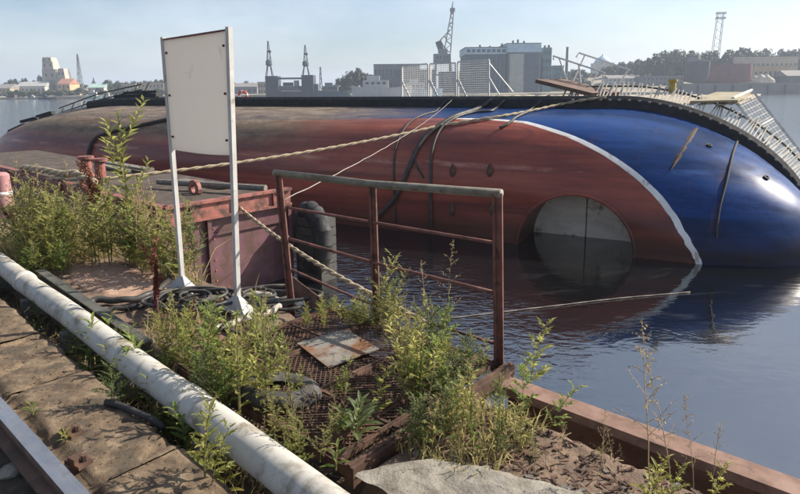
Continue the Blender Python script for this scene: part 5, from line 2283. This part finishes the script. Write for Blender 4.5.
# ---- floodlight mast: two lattice legs and two rows of lamps
fx, fy = at(715.5, 70, 340).x, 340
fz = land_z(fx, fy)
fl = thing('floodlight_mast', 'tall lattice floodlight mast with two rows of lamps on the right hill', 'mast', (fx, fy, fz))
hh = at(715.5, 14, fy).z - fz
b = MB()
for s in (-1, 1):
    for yy in (-1, 1):
        b.tube([(s * 2.0 - 1.2, yy * 1.0, 0), (s * 1.6 + .2, yy * .6, hh)], .17, 4)
for i in range(16):
    f0, f1 = i / 16, (i + 1) / 16
    s = 1 if i % 2 else -1
    b.tube([(s * (2.0 - .4 * f0) - 1.2 + 1.4 * f0, -1, hh * f0), (-s * (2.0 - .4 * f1) - 1.2 + 1.4 * f1, -1, hh * f1)], .10, 3)
obj('lattice', b, fm_grey, fl)
for zz in (hh - 2.6, hh):
    b = MB()
    b.box((.2, 0, zz), (5.6, 1.2, .18))
    obj('platform', b, fm_dark, fl)
    for k in range(5):
        b = MB()
        b.box((-2.1 + 1.15 * k, -.7, zz + .55), (.75, .5, .75))
        obj('lamp', b, fm_white, fl)

# ================================================================ WEEDS
Z = Vector((0, 0, 1))


def rv(r, s=1.0):
    return Vector((r.gauss(0, s), r.gauss(0, s), r.gauss(0, s)))


def stem_curve(r, h, lean, n=9, wob=.02):
    a = r.uniform(0, 6.28)
    d = Vector((math.cos(a), math.sin(a), 0)) * lean
    pts = []
    for i in range(n + 1):
        f = i / n
        pts.append(Vector((0, 0, h * f)) + d * h * f * f + Vector((r.gauss(0, wob * h), r.gauss(0, wob * h), 0)) * (f * .6))
    return pts


def along(pts, f):
    x = f * (len(pts) - 1)
    i = min(int(x), len(pts) - 2)
    return pts[i].lerp(pts[i + 1], x - i), (pts[i + 1] - pts[i]).normalized()


def mugwort(seed, h=.6, nst=1, nb=16, leaf=.032, spread=.32, top_seed=True):
    r = random.Random(seed)
    st, lf, sd_ = MB(), MB(), MB()
    for s in range(nst):
        pts = stem_curve(r, h * r.uniform(.75, 1.0), r.uniform(.05, .3))
        off = Vector((r.uniform(-.06, .06), r.uniform(-.06, .06), 0)) if nst > 1 else Vector()
        pts = [p + off for p in pts]
        st.tube(pts, [.0042 * (1 - .7 * i / len(pts)) for i in range(len(pts))], 4)
        for b in range(nb):
            f = .12 + .86 * (b + r.random()) / nb
            p, d = along(pts, min(f, .99))
            a = b * 2.4 + r.uniform(-.4, .4)
            out = Vector((math.cos(a), math.sin(a), 0))
            bl = h * spread * (1 - .75 * f) * r.uniform(.6, 1.15) + .025
            bd = (out * 1.0 + Z * (.55 + .5 * f)).normalized()
            q = [p, p + bd * bl * .5 + Z * bl * .04, p + bd * bl + Z * bl * .02]
            st.tube(q, [.0018, .0013, .0006], 3, cap=False)
            nl = 3 + int(bl / .022)
            for k in range(nl):
                g = (k + .6) / nl
                c = q[0].lerp(q[1], g * 2) if g < .5 else q[1].lerp(q[2], g * 2 - 1)
                for sgn in (-1, 1):
                    ld = (bd * .8 + bd.cross(Z) * sgn * .8 + rv(r, .3)).normalized()
                    L_ = leaf * r.uniform(.6, 1.25) * (1.15 - .5 * f)
                    lf.leaf(c, ld, L_, L_ * .36, (Z + rv(r, .4)).normalized())
            lf.leaf(q[2], (bd + rv(r, .2)).normalized(), leaf, leaf * .36, Z)
        if top_seed:
            for k in range(16):
                f = .72 + .28 * k / 16
                p, d = along(pts, min(f, .995))
                sd_.leaf(p, (d + rv(r, .7)).normalized(), .016, .010, rv(r).normalized())
    return st, lf, sd_


def broad(seed, h=.3, n=14, L0=.11, w=.3):
    """leafy weed with large lance leaves: every leaf one mesh, so leaves come back as a list"""
    r = random.Random(seed)
    st = MB()
    pts = stem_curve(r, h, .15)
    st.tube(pts, [.005 * (1 - .6 * i / len(pts)) for i in range(len(pts))], 5)
    leaves = []
    for k in range(n):
        f = .1 + .88 * k / n
        p, d = along(pts, f)
        a = k * 2.4 + r.uniform(-.3, .3)
        out = Vector((math.cos(a), math.sin(a), 0))
        L_ = L0 * (1.1 - .55 * f) * r.uniform(.8, 1.15)
        up = .35 + .7 * f
        leaves.append((p, out, L_, L_ * w, up))
    return st, leaves


def big_leaf_mesh(mat):
    """unit lance leaf along +x, arching down"""
    mb = MB()
    vs = []
    n = 5
    for i in range(n + 1):
        f = i / n
        w = .5 * math.sin(math.pi * min(f * .92 + .05, 1)) ** .8 * (1 - .25 * f)
        z = .22 * f - .38 * f * f
        vs += [(f, -w * .5, z + .10 * w), (f, 0, z), (f, w * .5, z + .10 * w)]
    fs = []
    for i in range(n):
        b = i * 3
        fs += [(b, b + 3, b + 4, b + 1), (b + 1, b + 4, b + 5, b + 2)]
    mb.add(vs, fs)
    return mb.mesh('leaf', mat)


def dock(seed, h=.6, nbr=4, dens=170):
    r = random.Random(seed)
    st, sd_ = MB(), MB()
    pts = stem_curve(r, h, .2)
    st.tube(pts, [.006 * (1 - .6 * i / len(pts)) for i in range(len(pts))], 5)
    lines = [(pts, .30, 1.0)]
    for b in range(nbr):
        f = .35 + .4 * b / nbr
        p, d = along(pts, f)
        a = r.uniform(0, 6.28)
        e = p + Vector((math.cos(a) * .25, math.sin(a) * .25, 1)).normalized() * h * r.uniform(.25, .4)
        l = [p, p.lerp(e, .5) + rv(r, .008), e]
        st.tube(l, [.003, .002, .001], 4)
        lines.append((l, .1, 1.0))
    for l, f0, f1 in lines:
        for k in range(dens // (1 if l is pts else 3)):
            f = f0 + (f1 - f0) * r.random()
            p, d = along(l, min(f, .99))
            o = rv(r).normalized()
            s = r.uniform(.010, .018) * (1.2 - .4 * f)
            sd_.leaf(p + o * .004, (o + d * .6).normalized(), s * 1.4, s, rv(r).normalized(), fold=.5)
    return st, sd_


def drystalk(seed, h=.7, nb=12, beads=True):
    r = random.Random(seed)
    st, sd_ = MB(), MB()
    pts = stem_curve(r, h, .12, 10, .012)
    st.tube(pts, [.0032 * (1 - .75 * i / len(pts)) for i in range(len(pts))], 4)
    for b in range(nb):
        f = .35 + .63 * b / nb
        p, d = along(pts, min(f, .98))
        a = b * 2.4 + r.random()
        bl = h * .22 * (1.1 - f) * r.uniform(.6, 1.3) + .02
        e = p + Vector((math.cos(a), math.sin(a), .75)).normalized() * bl
        st.tube([p, p.lerp(e, .5) + Z * .005, e], [.0014, .001, .0006], 3, cap=False)
        if beads:
            for k in range(7):
                q = p.lerp(e, .35 + .65 * k / 7) + rv(r, .004)
                o = rv(r).normalized()
                s = r.uniform(.006, .012)
                sd_.leaf(q, o, s, s * .8, rv(r).normalized(), fold=.4)
    for k in range(24 if beads else 6):
        p, d = along(pts, .78 + .22 * k / 24)
        o = (rv(r) + d * .4).normalized()
        sd_.leaf(p, o, r.uniform(.008, .015), .008, rv(r).normalized(), fold=.4)
    return st, sd_


def sapling(seed, h=1.2, n=34, leaf=.10, nbr=3):
    r = random.Random(seed)
    st, lf = MB(), MB()
    pts = stem_curve(r, h, .04, 10, .008)
    st.tube(pts, [.009 * (1 - .75 * i / len(pts)) for i in range(len(pts))], 6)
    lines = [(pts, n, .25)]
    for b in range(nbr):
        p, d = along(pts, .35 + .14 * b)
        a = b * 2.2 + r.random()
        e = p + Vector((math.cos(a) * .5, math.sin(a) * .5, 1)).normalized() * h * .36
        l = [p, p.lerp(e, .5) + Vector((math.cos(a), math.sin(a), 0)) * .02, e]
        st.tube(l, [.004, .003, .0015], 4)
        lines.append((l, n // 2, .05))
    for l, m, f0 in lines:
        for k in range(m):
            f = f0 + (1 - f0) * k / m
            p, d = along(l, min(f, .995))
            a = k * 2.4
            o = (Vector((math.cos(a), math.sin(a), 0)) + d * .9 + rv(r, .15)).normalized()
            L_ = leaf * (1.05 - .4 * f) * r.uniform(.75, 1.15)
            lf.leaf(p, o, L_, L_ * .30, (Z + rv(r, .25)).normalized())
    return st, lf


def tuft_mesh(seed, h=.25, n=60, rad=.09, mat=None):
    r = random.Random(seed)
    mb = MB()
    for i in range(n):
        p = Vector((r.gauss(0, rad * .5), r.gauss(0, rad * .5), 0))
        d = Vector((r.gauss(0, .35), r.gauss(0, .35), 1)).normalized()
        L_ = h * r.uniform(.5, 1.1)
        w = r.uniform(.003, .006)
        s = d.cross(rv(r)).normalized() * w
        m = p + d * L_ * .6
        e = m + (d + Vector((d.x, d.y, -.5)) * 1.2).normalized() * L_ * .45
        mb.add([p - s, p + s, m + s * .8, m - s * .8, e], [(0, 1, 2, 3), (3, 2, 4)])
    return mb.mesh('blades', mat)


def base_z(u, v):
    z = 0.0
    for _ in range(4):
        p = G(u, v, z)
        a, c = toQ(p)
        if c < edge_c(a):
            z = slab_h(a, c) if c > .8 else -.1
        elif AG0 < a < AG1 and CG0 < c < CG1:
            z = -.02
        elif c < 1.72:
            z = -.23
        else:
            z = soil_h(a, c)
    return G(u, v, z)


protos = {}


def proto(key, parts, name, cat):
    """parts: list of (part name, mesh, smooth)"""
    protos[key] = (name, cat, parts)


def plant(key, p, rz, s, label, group=None, tilt=(0, 0)):
    name, cat, parts = protos[key]
    t = thing(name, label, cat, p, 0, group)
    t.rotation_euler = (tilt[0], tilt[1], rz)
    t.scale = (s, s, s)
    for (pn, me) in parts:
        ch_ = link(pn, me, t)
        if pn != 'stem':
            ch_['kind'] = 'stuff'
    return t


MUG_H = {}
for i, (lm, hh, nst, nb, leaf, spread) in enumerate([
        (m_leafolive, .6, 1, 18, .036, .30), (m_leafolive, .6, 2, 15, .034, .34), (m_leafyellow, .55, 1, 18, .034, .30),
        (m_leafgreen, .5, 2, 15, .040, .36), (m_leafyellow, .6, 2, 13, .036, .30), (m_leafdark, .5, 2, 15, .038, .38)]):
    st, lf, sd_ = mugwort(40 + i, hh, nst, nb, leaf, spread)
    parts = [('stem', st.mesh('stem', m_stem)), ('foliage', lf.mesh('foliage', lm))]
    if i in (0, 1, 4):
        parts.append(('seed_head', sd_.mesh('seed_head', m_seedtan)))
    proto('mug%d' % i, parts, 'weed', 'weed')
    MUG_H['mug%d' % i] = hh
# looser, leggier weed with sparse leaves
for i, (lm, seed) in enumerate([(m_leafyellow, 71), (m_leafgreen, 72), (m_leafolive, 73)]):
    st, lf, sd_ = mugwort(seed, .6, 1, 11, .05, .18)
    proto('leggy%d' % i, [('stem', st.mesh('stem', m_stem)), ('foliage', lf.mesh('foliage', lm)), ('seed_head', sd_.mesh('seed_head', m_seedtan))], 'weed', 'weed')
for i in range(3):
    st, sd_ = dock(90 + i, .6, 3 + i, 190)
    proto('dock%d' % i, [('stem', st.mesh('stem', m_rustred)), ('seed_spike', sd_.mesh('seed_spike', m_seedred if i < 2 else m_seedbrown))], 'dock_plant', 'weed')
for i in range(3):
    st, sd_ = drystalk(95 + i, .7, 12 + 2 * i)
    proto('dry%d' % i, [('stem', st.mesh('stem', m_drystem)), ('seed_head', sd_.mesh('seed_head', m_seedtan))], 'dry_weed', 'weed')
st, lf = sapling(5, 1.2, 46, .115, 4)
proto('sap0', [('stem', st.mesh('stem', m_stem)), ('foliage', lf.mesh('foliage', m_leafyellow))], 'willow_sapling', 'sapling')
st, lf = sapling(6, .7, 26, .10, 3)
proto('sap1', [('stem', st.mesh('stem', m_stem)), ('foliage', lf.mesh('foliage', m_leafdark))], 'sapling', 'sapling')
st, lf = sapling(7, .7, 30, .085, 2)
proto('sap2', [('stem', st.mesh('stem', m_stem)), ('foliage', lf.mesh('foliage', m_leafyellow))], 'willow_herb', 'weed')
blade_me = [tuft_mesh(i, .22, 60, .12, m_grass) for i in range(3)]
leaf_me = {'g': big_leaf_mesh(m_leafgreen), 'y': big_leaf_mesh(m_leafyellow), 'd': big_leaf_mesh(m_leafdark)}


def leafy(p, seed, h, n, L0, kind, label, w=.62, group=None):
    st, leaves = broad(seed, h, n, L0)
    t = thing('broadleaf_weed', label, 'weed', p, seed * 1.1, group)
    obj('stem', st, m_stem, t)
    for (q, out, L_, ww, up) in leaves:
        o = link('leaf', leaf_me[kind], t)
        o.location = q
        o.scale = (L_, L_ * w, L_)
        o.rotation_euler = (0, -math.atan(up), math.atan2(out.y, out.x))
    return t


def top_scale(p, u, v, hproto):
    return max(.05, at(u, v, p.y).z - p.z) / hproto



def where(a, c):
    if a < -6.9:
        return 'near the pink mooring post'
    if a < -6.2:
        return 'by the steel channel end' if c < 2.2 else 'in front of the barge bollards'
    if a < -5.5:
        return 'behind the sandy patch'
    return 'beside the far sign post'


LOOK = {'mug0': 'olive seed-topped mugwort', 'mug1': 'forked olive mugwort', 'mug2': 'bright yellow-green mugwort', 'mug3': 'fresh green bushy weed',
        'mug4': 'forked yellowish mugwort', 'mug5': 'dark green bushy weed', 'leggy0': 'thin leggy yellow weed', 'leggy1': 'thin leggy green weed', 'leggy2': 'thin leggy olive weed',
        'dry0': 'tan dry stalk', 'dry1': 'tall dry stalk', 'dry2': 'branching dry stalk'}


def size_word(s):
    return 'tall ' if s > .95 else ('' if s > .55 else 'low ')


# ---- the big stand of mugwort along the left of the pontoon
pr5 = random.Random(21)
for i in range(105):
    a = pr5.uniform(-7.6, -4.85)
    c = pr5.uniform(1.82, 2.62)
    if a > -5.9 and c < 2.42 and a < -4.6:
        c = pr5.uniform(2.44, 2.64)
    if a < -6.4 and pr5.random() < .3:
        c = pr5.uniform(1.72, 2.2)
    p = Q(a, c, soil_h(a, c))
    k = pr5.choice(['mug0', 'mug1', 'leggy1', 'mug2', 'mug4', 'leggy2', 'leggy2', 'leggy0', 'dry0', 'dry2'])
    s = pr5.choice((.6, .8, 1.0, 1.15, 1.3, 1.5)) * pr5.uniform(.9, 1.1) * (1.0 if a < -5.6 else .9)
    plant(k, p, pr5.uniform(0, 6.28), s, size_word(s * .8) + LOOK[k] + ' in the stand ' + where(a, c) + (', far side' if c > 2.3 else ', near side'), 'mugwort stand left of the sign')
# fringe of the stand by the pipe
for i in range(20):
    a = pr5.uniform(-7.2, -5.95)
    c = pr5.uniform(1.68, 1.95)
    p = Q(a, c, soil_h(a, c))
    k = pr5.choice(['mug2', 'mug3', 'mug4'])
    plant(k, p, pr5.uniform(0, 6.28), pr5.uniform(.45, .8), 'low ' + LOOK[k] + ' beside the pale pipe ' + ('by the pink post' if a < -6.6 else 'by the steel channel'), 'short weeds beside the pipe')

# ---- distinctive plants, (type, base px, top px, proto height, label)
S = [
    ('sap2', (292, 420), (288, 345), .7, 'leafy green shoot behind the old tyre'),
    ('sap2', (402, 402), (400, 300), .7, 'tall bright leafy weed left of the bush by the right railing post'),
    ('sap2', (420, 412), (425, 318), .7, 'tall bright leafy weed inside the bush by the right railing post'),
    ('sap2', (470, 446), (474, 372), .7, 'leafy yellow-green shoot over the clump at the platform corner'),
    ('sap2', (500, 452), (506, 396), .7, 'short leafy shoot at the right side of the platform corner clump'),
    ('sap2', (180, 352), (170, 290), .7, 'leafy yellow shoot right of the red dock plant'),
    ('sap1', (60, 262), (58, 198), .7, 'dark-leaved sapling in the left stand near the rope bundle'),
    ('sap2', (145, 262), (150, 190), .7, 'leafy shoot right of the tall willow sapling'),
    ('sap2', (112, 262), (110, 176), .7, 'leafy shoot left of the tall willow sapling'),
    ('sap0', (131, 252), (124, 112), 1.2, 'tall willow sapling rising above the weeds left of the sign'),
    ('sap1', (196, 280), (190, 212), .7, 'dark-leaved sapling between the two sign posts'),
    ('sap1', (551, 268), (549, 200), .7, None),
    ('dock0', (161, 327), (140, 243), .6, 'red dock plant in front of the far sign post'),
    ('dock1', (155, 322), (152, 275), .6, 'shorter red dock stem beside the tall red one'),
    ('dock2', (107, 245), (96, 158), .6, 'tall dark red dock in the middle of the weeds'),
    ('dock2', (101, 238), (92, 178), .6, 'brown-red dock stem left of the tall dark one'),
    ('dock2', (26, 246), (2, 196), .6, 'leaning brown dock stem in front of the pink post'),
    ('dock1', (193, 333), (187, 300), .6, 'small red dock stem over the hose coil'),
    ('dry0', (445, 352), (452, 236), .7, 'tall tan seed stalk rising in front of the middle railing bars'),
    ('dry1', (431, 350), (427, 262), .7, 'thin dry stalk left of the tall seed stalk'),
    ('mug0', (376, 335), (374, 247), .6, 'tall grey-green mugwort growing against the middle railing post'),
    ('mug1', (385, 338), (391, 285), .6, 'bushy weed at the foot of the middle railing post'),
    ('leggy0', (530, 392), (534, 306), .6, 'slim green weed right of the right railing post'),
    ('leggy1', (521, 402), (519, 345), .6, 'leafy weed at the corner of the platform by the edge beam'),
    ('leggy1', (548, 432), (582, 364), .6, 'slender green shoot leaning right over the edge beam'),
    ('dry2', (650, 493), (638, 327), .7, 'tall dry branching stalk over the edge beam at the right'),
    ('dry1', (672, 500), (658, 352), .7, 'thin dry stalk just right of the tall branching one'),
    ('dry0', (712, 500), (713, 416), .7, 'thin dry stalk rightmost over the edge beam'),
    ('dry1', (693, 505), (696, 398), .7, 'faint dry stalk between the two right-hand stalks'),
    ('dry2', (600, 478), (606, 413), .7, 'short reddish dry stalk left of the branching stalk'),
    ('dry1', (618, 492), (612, 430), .7, 'short dry stem near the bottom edge left of the branching stalk'),
    ('leggy0', (652, 510), (655, 445), .6, 'yellow-green weed at the foot of the tall dry stalk'),
    ('leggy0', (668, 520), (672, 452), .6, 'yellow weed at the bottom edge right of the dry stalk'),
    ('leggy0', (712, 520), (712, 452), .6, 'small yellow weed at the bottom edge under the rightmost stalk'),
    ('sap2', (268, 415), (262, 300), .7, 'tallest bright yellow-green weed over the corner of the gratings'),
    ('sap2', (240, 425), (238, 318), .7, 'tall yellow-green weed beside the pipe left of the gratings'),
    ('sap2', (215, 432), (210, 330), .7, 'leafy weed rising behind the pipe in front of the near sign post'),
    ('leggy0', (256, 405), (280, 330), .6, 'yellow weed leaning right over the old tyre'),
    ('leggy1', (205, 395), (196, 285), .6, 'slim weed in front of the hose coil'),
    ('leggy0', (176, 372), (182, 300), .6, 'slim yellow weed left of the near sign post'),
    ('mug4', (228, 400), (222, 330), .6, 'bushy yellow weed behind the pipe'),
    ('mug1', (190, 380), (186, 330), .6, 'olive weed behind the middle of the pipe'),
    ('mug4', (300, 470), (300, 410), .6, 'brownish bushy weed in the front cell of the gratings'),
    ('mug0', (283, 462), (278, 402), .6, 'brownish weed beside the pipe at the front gratings'),
    ('mug0', (320, 462), (324, 408), .6, 'thin weed inside the front frame of the gratings'),
    ('leggy0', (375, 420), (378, 355), .6, 'yellow weed standing at the crossing of the grating bars'),
    ('leggy1', (344, 400), (340, 345), .6, 'small green weed in front of the loose plate'),
    ('mug2', (205, 470), (210, 395), .55, 'yellow-green weed hanging before the pipe at the quay edge'),
    ('mug2', (228, 480), (232, 412), .55, 'yellow weed in front of the lower pipe'),
    ('leggy0', (212, 485), (222, 408), .6, 'leafy yellow shoot in the gap under the lower pipe'),
    ('mug3', (192, 452), (196, 410), .5, 'low green weed in the gap beside the brown concrete'),
    ('mug3', (100, 372), (112, 330), .5, 'leafy weed in front of the upper pipe'),
    ('mug3', (56, 325), (60, 300), .5, 'small pale weed in the gap by the upper pipe'),
]
r6 = random.Random(33)
for k, b_, tp, ph, lab in S:
    if lab is None:
        continue
    p = base_z(*b_)
    s = top_scale(p, tp[0], tp[1], ph)
    # lean towards the top pixel
    q = at(tp[0], tp[1], p.y)
    lean = math.atan2(q.x - p.x, max(q.z - p.z, .05))
    plant(k, p, 0 if k != 'dock2' else 1.0, s, lab, None, (0, lean * .8))
# broad-leaved rosettes: each leaf a part
for i, (b_, h_, n_, L_, kd, lab) in enumerate([
        ((356, 440), .20, 20, .15, 'd', 'broad-leaved green plant in the middle of the front gratings'),
        ((342, 436), .12, 12, .11, 'g', 'small broad-leaved plant left of the larger one in the gratings'),
        ((128, 392), .44, 26, .13, 'g', 'green leafy plant growing over the quay edge by the hose end'),
        ((148, 402), .46, 28, .13, 'g', 'bushy green leafy plant leaning on the pipe by the quay edge'),
        ((108, 364), .38, 20, .12, 'g', 'leafy plant before the pipe next to the steel channel'),
        ((172, 440), .34, 18, .11, 'd', 'green leafy plant in the shade below the pipe'),
        ((205, 478), .34, 18, .10, 'y', 'yellow-green leafy plant in the gap at the lower pipe'),
        ((262, 410), .30, 18, .13, 'y', 'bright yellow-green broad leaves behind the pipe at the gratings'),
        ((245, 395), .26, 14, .12, 'g', 'green broad leaves beside the bright yellow plant'),
        ((336, 470), .14, 10, .07, 'g', 'small weed in front of the edge beam by the pipe end'),
        ((418, 452), .22, 16, .10, 'd', 'dark leafy plant under the front edge beam'),
        ((343, 322), .14, 12, .10, 'y', 'bright leaves at the water edge behind the loose plate'),
        ((33, 415), .07, 8, .06, 'g', 'small green weed between the rail and the concrete'),
        ((66, 442), .06, 9, .055, 'y', 'yellow-brown weed beside the rail clips'),
        ((652, 498), .16, 12, .09, 'y', 'yellow leafy shoot under the branching dry stalk'),
        ((8, 425), .08, 10, .06, 'd', 'dark green weed at the left edge beyond the crane rail'),
        ((26, 450), .07, 9, .05, 'g', 'little weed at the left foot of the crane rail')]):
    leafy(base_z(*b_), 200 + i, h_, n_, L_, kd, lab)

for i, (a, c, h_, n_, L_, kd, lab) in enumerate([
        (-4.35, 1.40, .36, 22, .12, 'g', 'leafy green plant in the gap opposite the end of the steel channel'),
        (-4.02, 1.37, .42, 26, .13, 'g', 'fullest leafy plant between the brown concrete and the pale pipe'),
        (-3.72, 1.38, .36, 22, .12, 'y', 'yellow-green leafy plant beside the fullest one at the quay edge'),
        (-3.45, 1.35, .40, 24, .12, 'g', 'leafy green plant over the quay edge next to the cut hose end'),
        (-3.05, 1.34, .34, 20, .11, 'd', 'dark leafy plant leaning on the pipe below the cut hose end'),
        (-2.62, 1.31, .36, 20, .11, 'g', 'green leafy plant in the gap before the lower pipe'),
        (-2.28, 1.30, .30, 18, .10, 'y', 'lowest yellow-green leafy plant in the gap near the bottom edge'),
        (-5.1, 1.42, .26, 16, .10, 'd', 'small dark leafy plant in the gap at the upper pipe')]):
    leafy(Q(a, c, -.22), 300 + i, h_, n_, L_, kd, lab)

# ---- loose groups over the platform
GR = [
    ('in the bush by the right railing post', 'bush before the right railing post', ['mug0', 'leggy2', 'mug3', 'leggy0', 'leggy1', 'mug5'], 16, (378, 470), (325, 420), (.5, 1.0)),
    ('in the clump at the platform corner', 'clump at the front platform corner', ['mug5', 'mug3', 'leggy1', 'mug2', 'leggy2', 'dry0'], 21, (415, 530), (405, 465), (.35, .72)),
    ('at the water edge behind the plate', 'weeds at the water edge behind the plate', ['mug2', 'mug4', 'mug3'], 20, (300, 372), (305, 330), (.2, .42)),
    ('between pipe and sign foot', 'tangle between pipe and sign', ['leggy0', 'leggy1', 'mug2', 'leggy2', 'mug0', 'mug3', 'dry2'], 24, (165, 292), (345, 412), (.4, .95)),
    ('in the gap below the pipe', 'weeds in the gap below the pipe', ['mug5', 'mug3', 'mug4'], 24, (60, 240), (310, 480), (.4, .75)),
    ('standing in the front gratings', 'dry stalks in the front gratings', ['dry0', 'dry1', 'dry2', 'leggy2'], 22, (262, 345), (395, 470), (.25, .5)),
    ('along the outer edge of the platform below the railing', 'weeds along the outer platform edge', ['leggy2', 'dry1', 'mug0'], 14, (380, 490), (322, 372), (.25, .55)),
    ('on the rusty soil right of the platform', 'dry weeds on the soil by the edge beam', ['dry0', 'dry2', 'mug0'], 14, (520, 640), (420, 490), (.12, .3)),
]
for lab, grp, kinds, n, (u0, u1), (v0, v1), (s0, s1) in GR:
    m = 0
    while m < n:
        u, v = r6.uniform(u0, u1), r6.uniform(v0, v1)
        p = base_z(u, v)
        a, c = toQ(p)
        if 'gap' in lab and not (edge_c(a) + .03 < c < 1.56):
            if r6.random() < .97:
                continue
        if ('sign foot' in lab) and c < 1.66:
            continue
        if c > 2.98 or ('outer edge' in lab and c < 2.55):
            if r6.random() < .97:
                continue
            if c > 2.98:
                continue
        if 'soil right' in lab and (c > 2.6 or a < -1.7):
            continue
        if 'water edge' in lab and c > 2.66 and a < AG0:
            continue
        m += 1
        kk = r6.choice(kinds)
        ss = r6.uniform(s0, s1)
        plant(kk, p, r6.uniform(0, 6.28), ss, size_word(ss) + LOOK[kk] + ' ' + lab + ((', left part' if u < u0 + (u1 - u0) * .33 else (', middle part' if u < u0 + (u1 - u0) * .66 else ', right part')) if n > 17 else ''), grp)

# ---- ground cover nobody could count
gc = MB()
r8 = random.Random(5)
for i in range(6000):
    w = r8.random()
    if w < .45:
        a, c = r8.uniform(-8, -4.7), r8.uniform(1.7, 2.66)
        if -6.2 < a and c < 2.46:
            continue
        h_ = r8.uniform(.08, .3) * (1 if r8.random() < .75 else 2.0)
    elif w < .62:
        a, c = r8.uniform(-7.5, -1.4), r8.uniform(1.27, 1.5)
        h_ = r8.uniform(.04, .14)
    elif w < .8:
        a, c = r8.uniform(-4.3, -3.3), r8.uniform(1.65, 2.64)
        if fbm((a * 4, c * 4, 9), 1, 2) < 0:
            continue
        h_ = r8.uniform(.03, .12) * (1 if r8.random() < .8 else 2.6)
    else:
        a, c = r8.uniform(-2.1, -1.3), r8.uniform(1.9, 2.6)
        h_ = r8.uniform(.03, .14)
    z = soil_h(a, c) if not (AG0 < a < AG1 and c > CG0) else -.26
    if c < 1.6:
        z = -.24
    p = Q(a, c, z)
    d = Vector((r8.gauss(0, .35), r8.gauss(0, .35), 1)).normalized()
    s = d.cross(rv(r8)).normalized() * r8.uniform(.002, .005)
    m = p + d * h_ * .6
    e = m + (d + Vector((d.x, d.y, -.5))).normalized() * h_ * .45
    gc.add([p - s, p + s, m + s * .8, m - s * .8, e], [(0, 1, 2, 3), (3, 2, 4)])
stuff(obj('grass', gc, m_grass))

# ================================================================ HAZE
HAZE = 0.0005
if HAZE:
    hm = bpy.data.materials.new('river_haze')
    hm.use_nodes = True
    nt = hm.node_tree
    nt.nodes.remove(nt.nodes['Principled BSDF'])
    pv = nt.nodes.new('ShaderNodeVolumePrincipled')
    pv.inputs['Color'].default_value = (.72, .83, 1.0, 1)
    pv.inputs['Density'].default_value = HAZE
    pv.inputs['Anisotropy'].default_value = .2
    nt.links.new(pv.outputs['Volume'], nt.nodes['Material Output'].inputs['Volume'])
    hz = MB()
    hz.box((0, 1200, 31), (5200, 3400, 76))
    stuff(obj('haze', hz, hm))
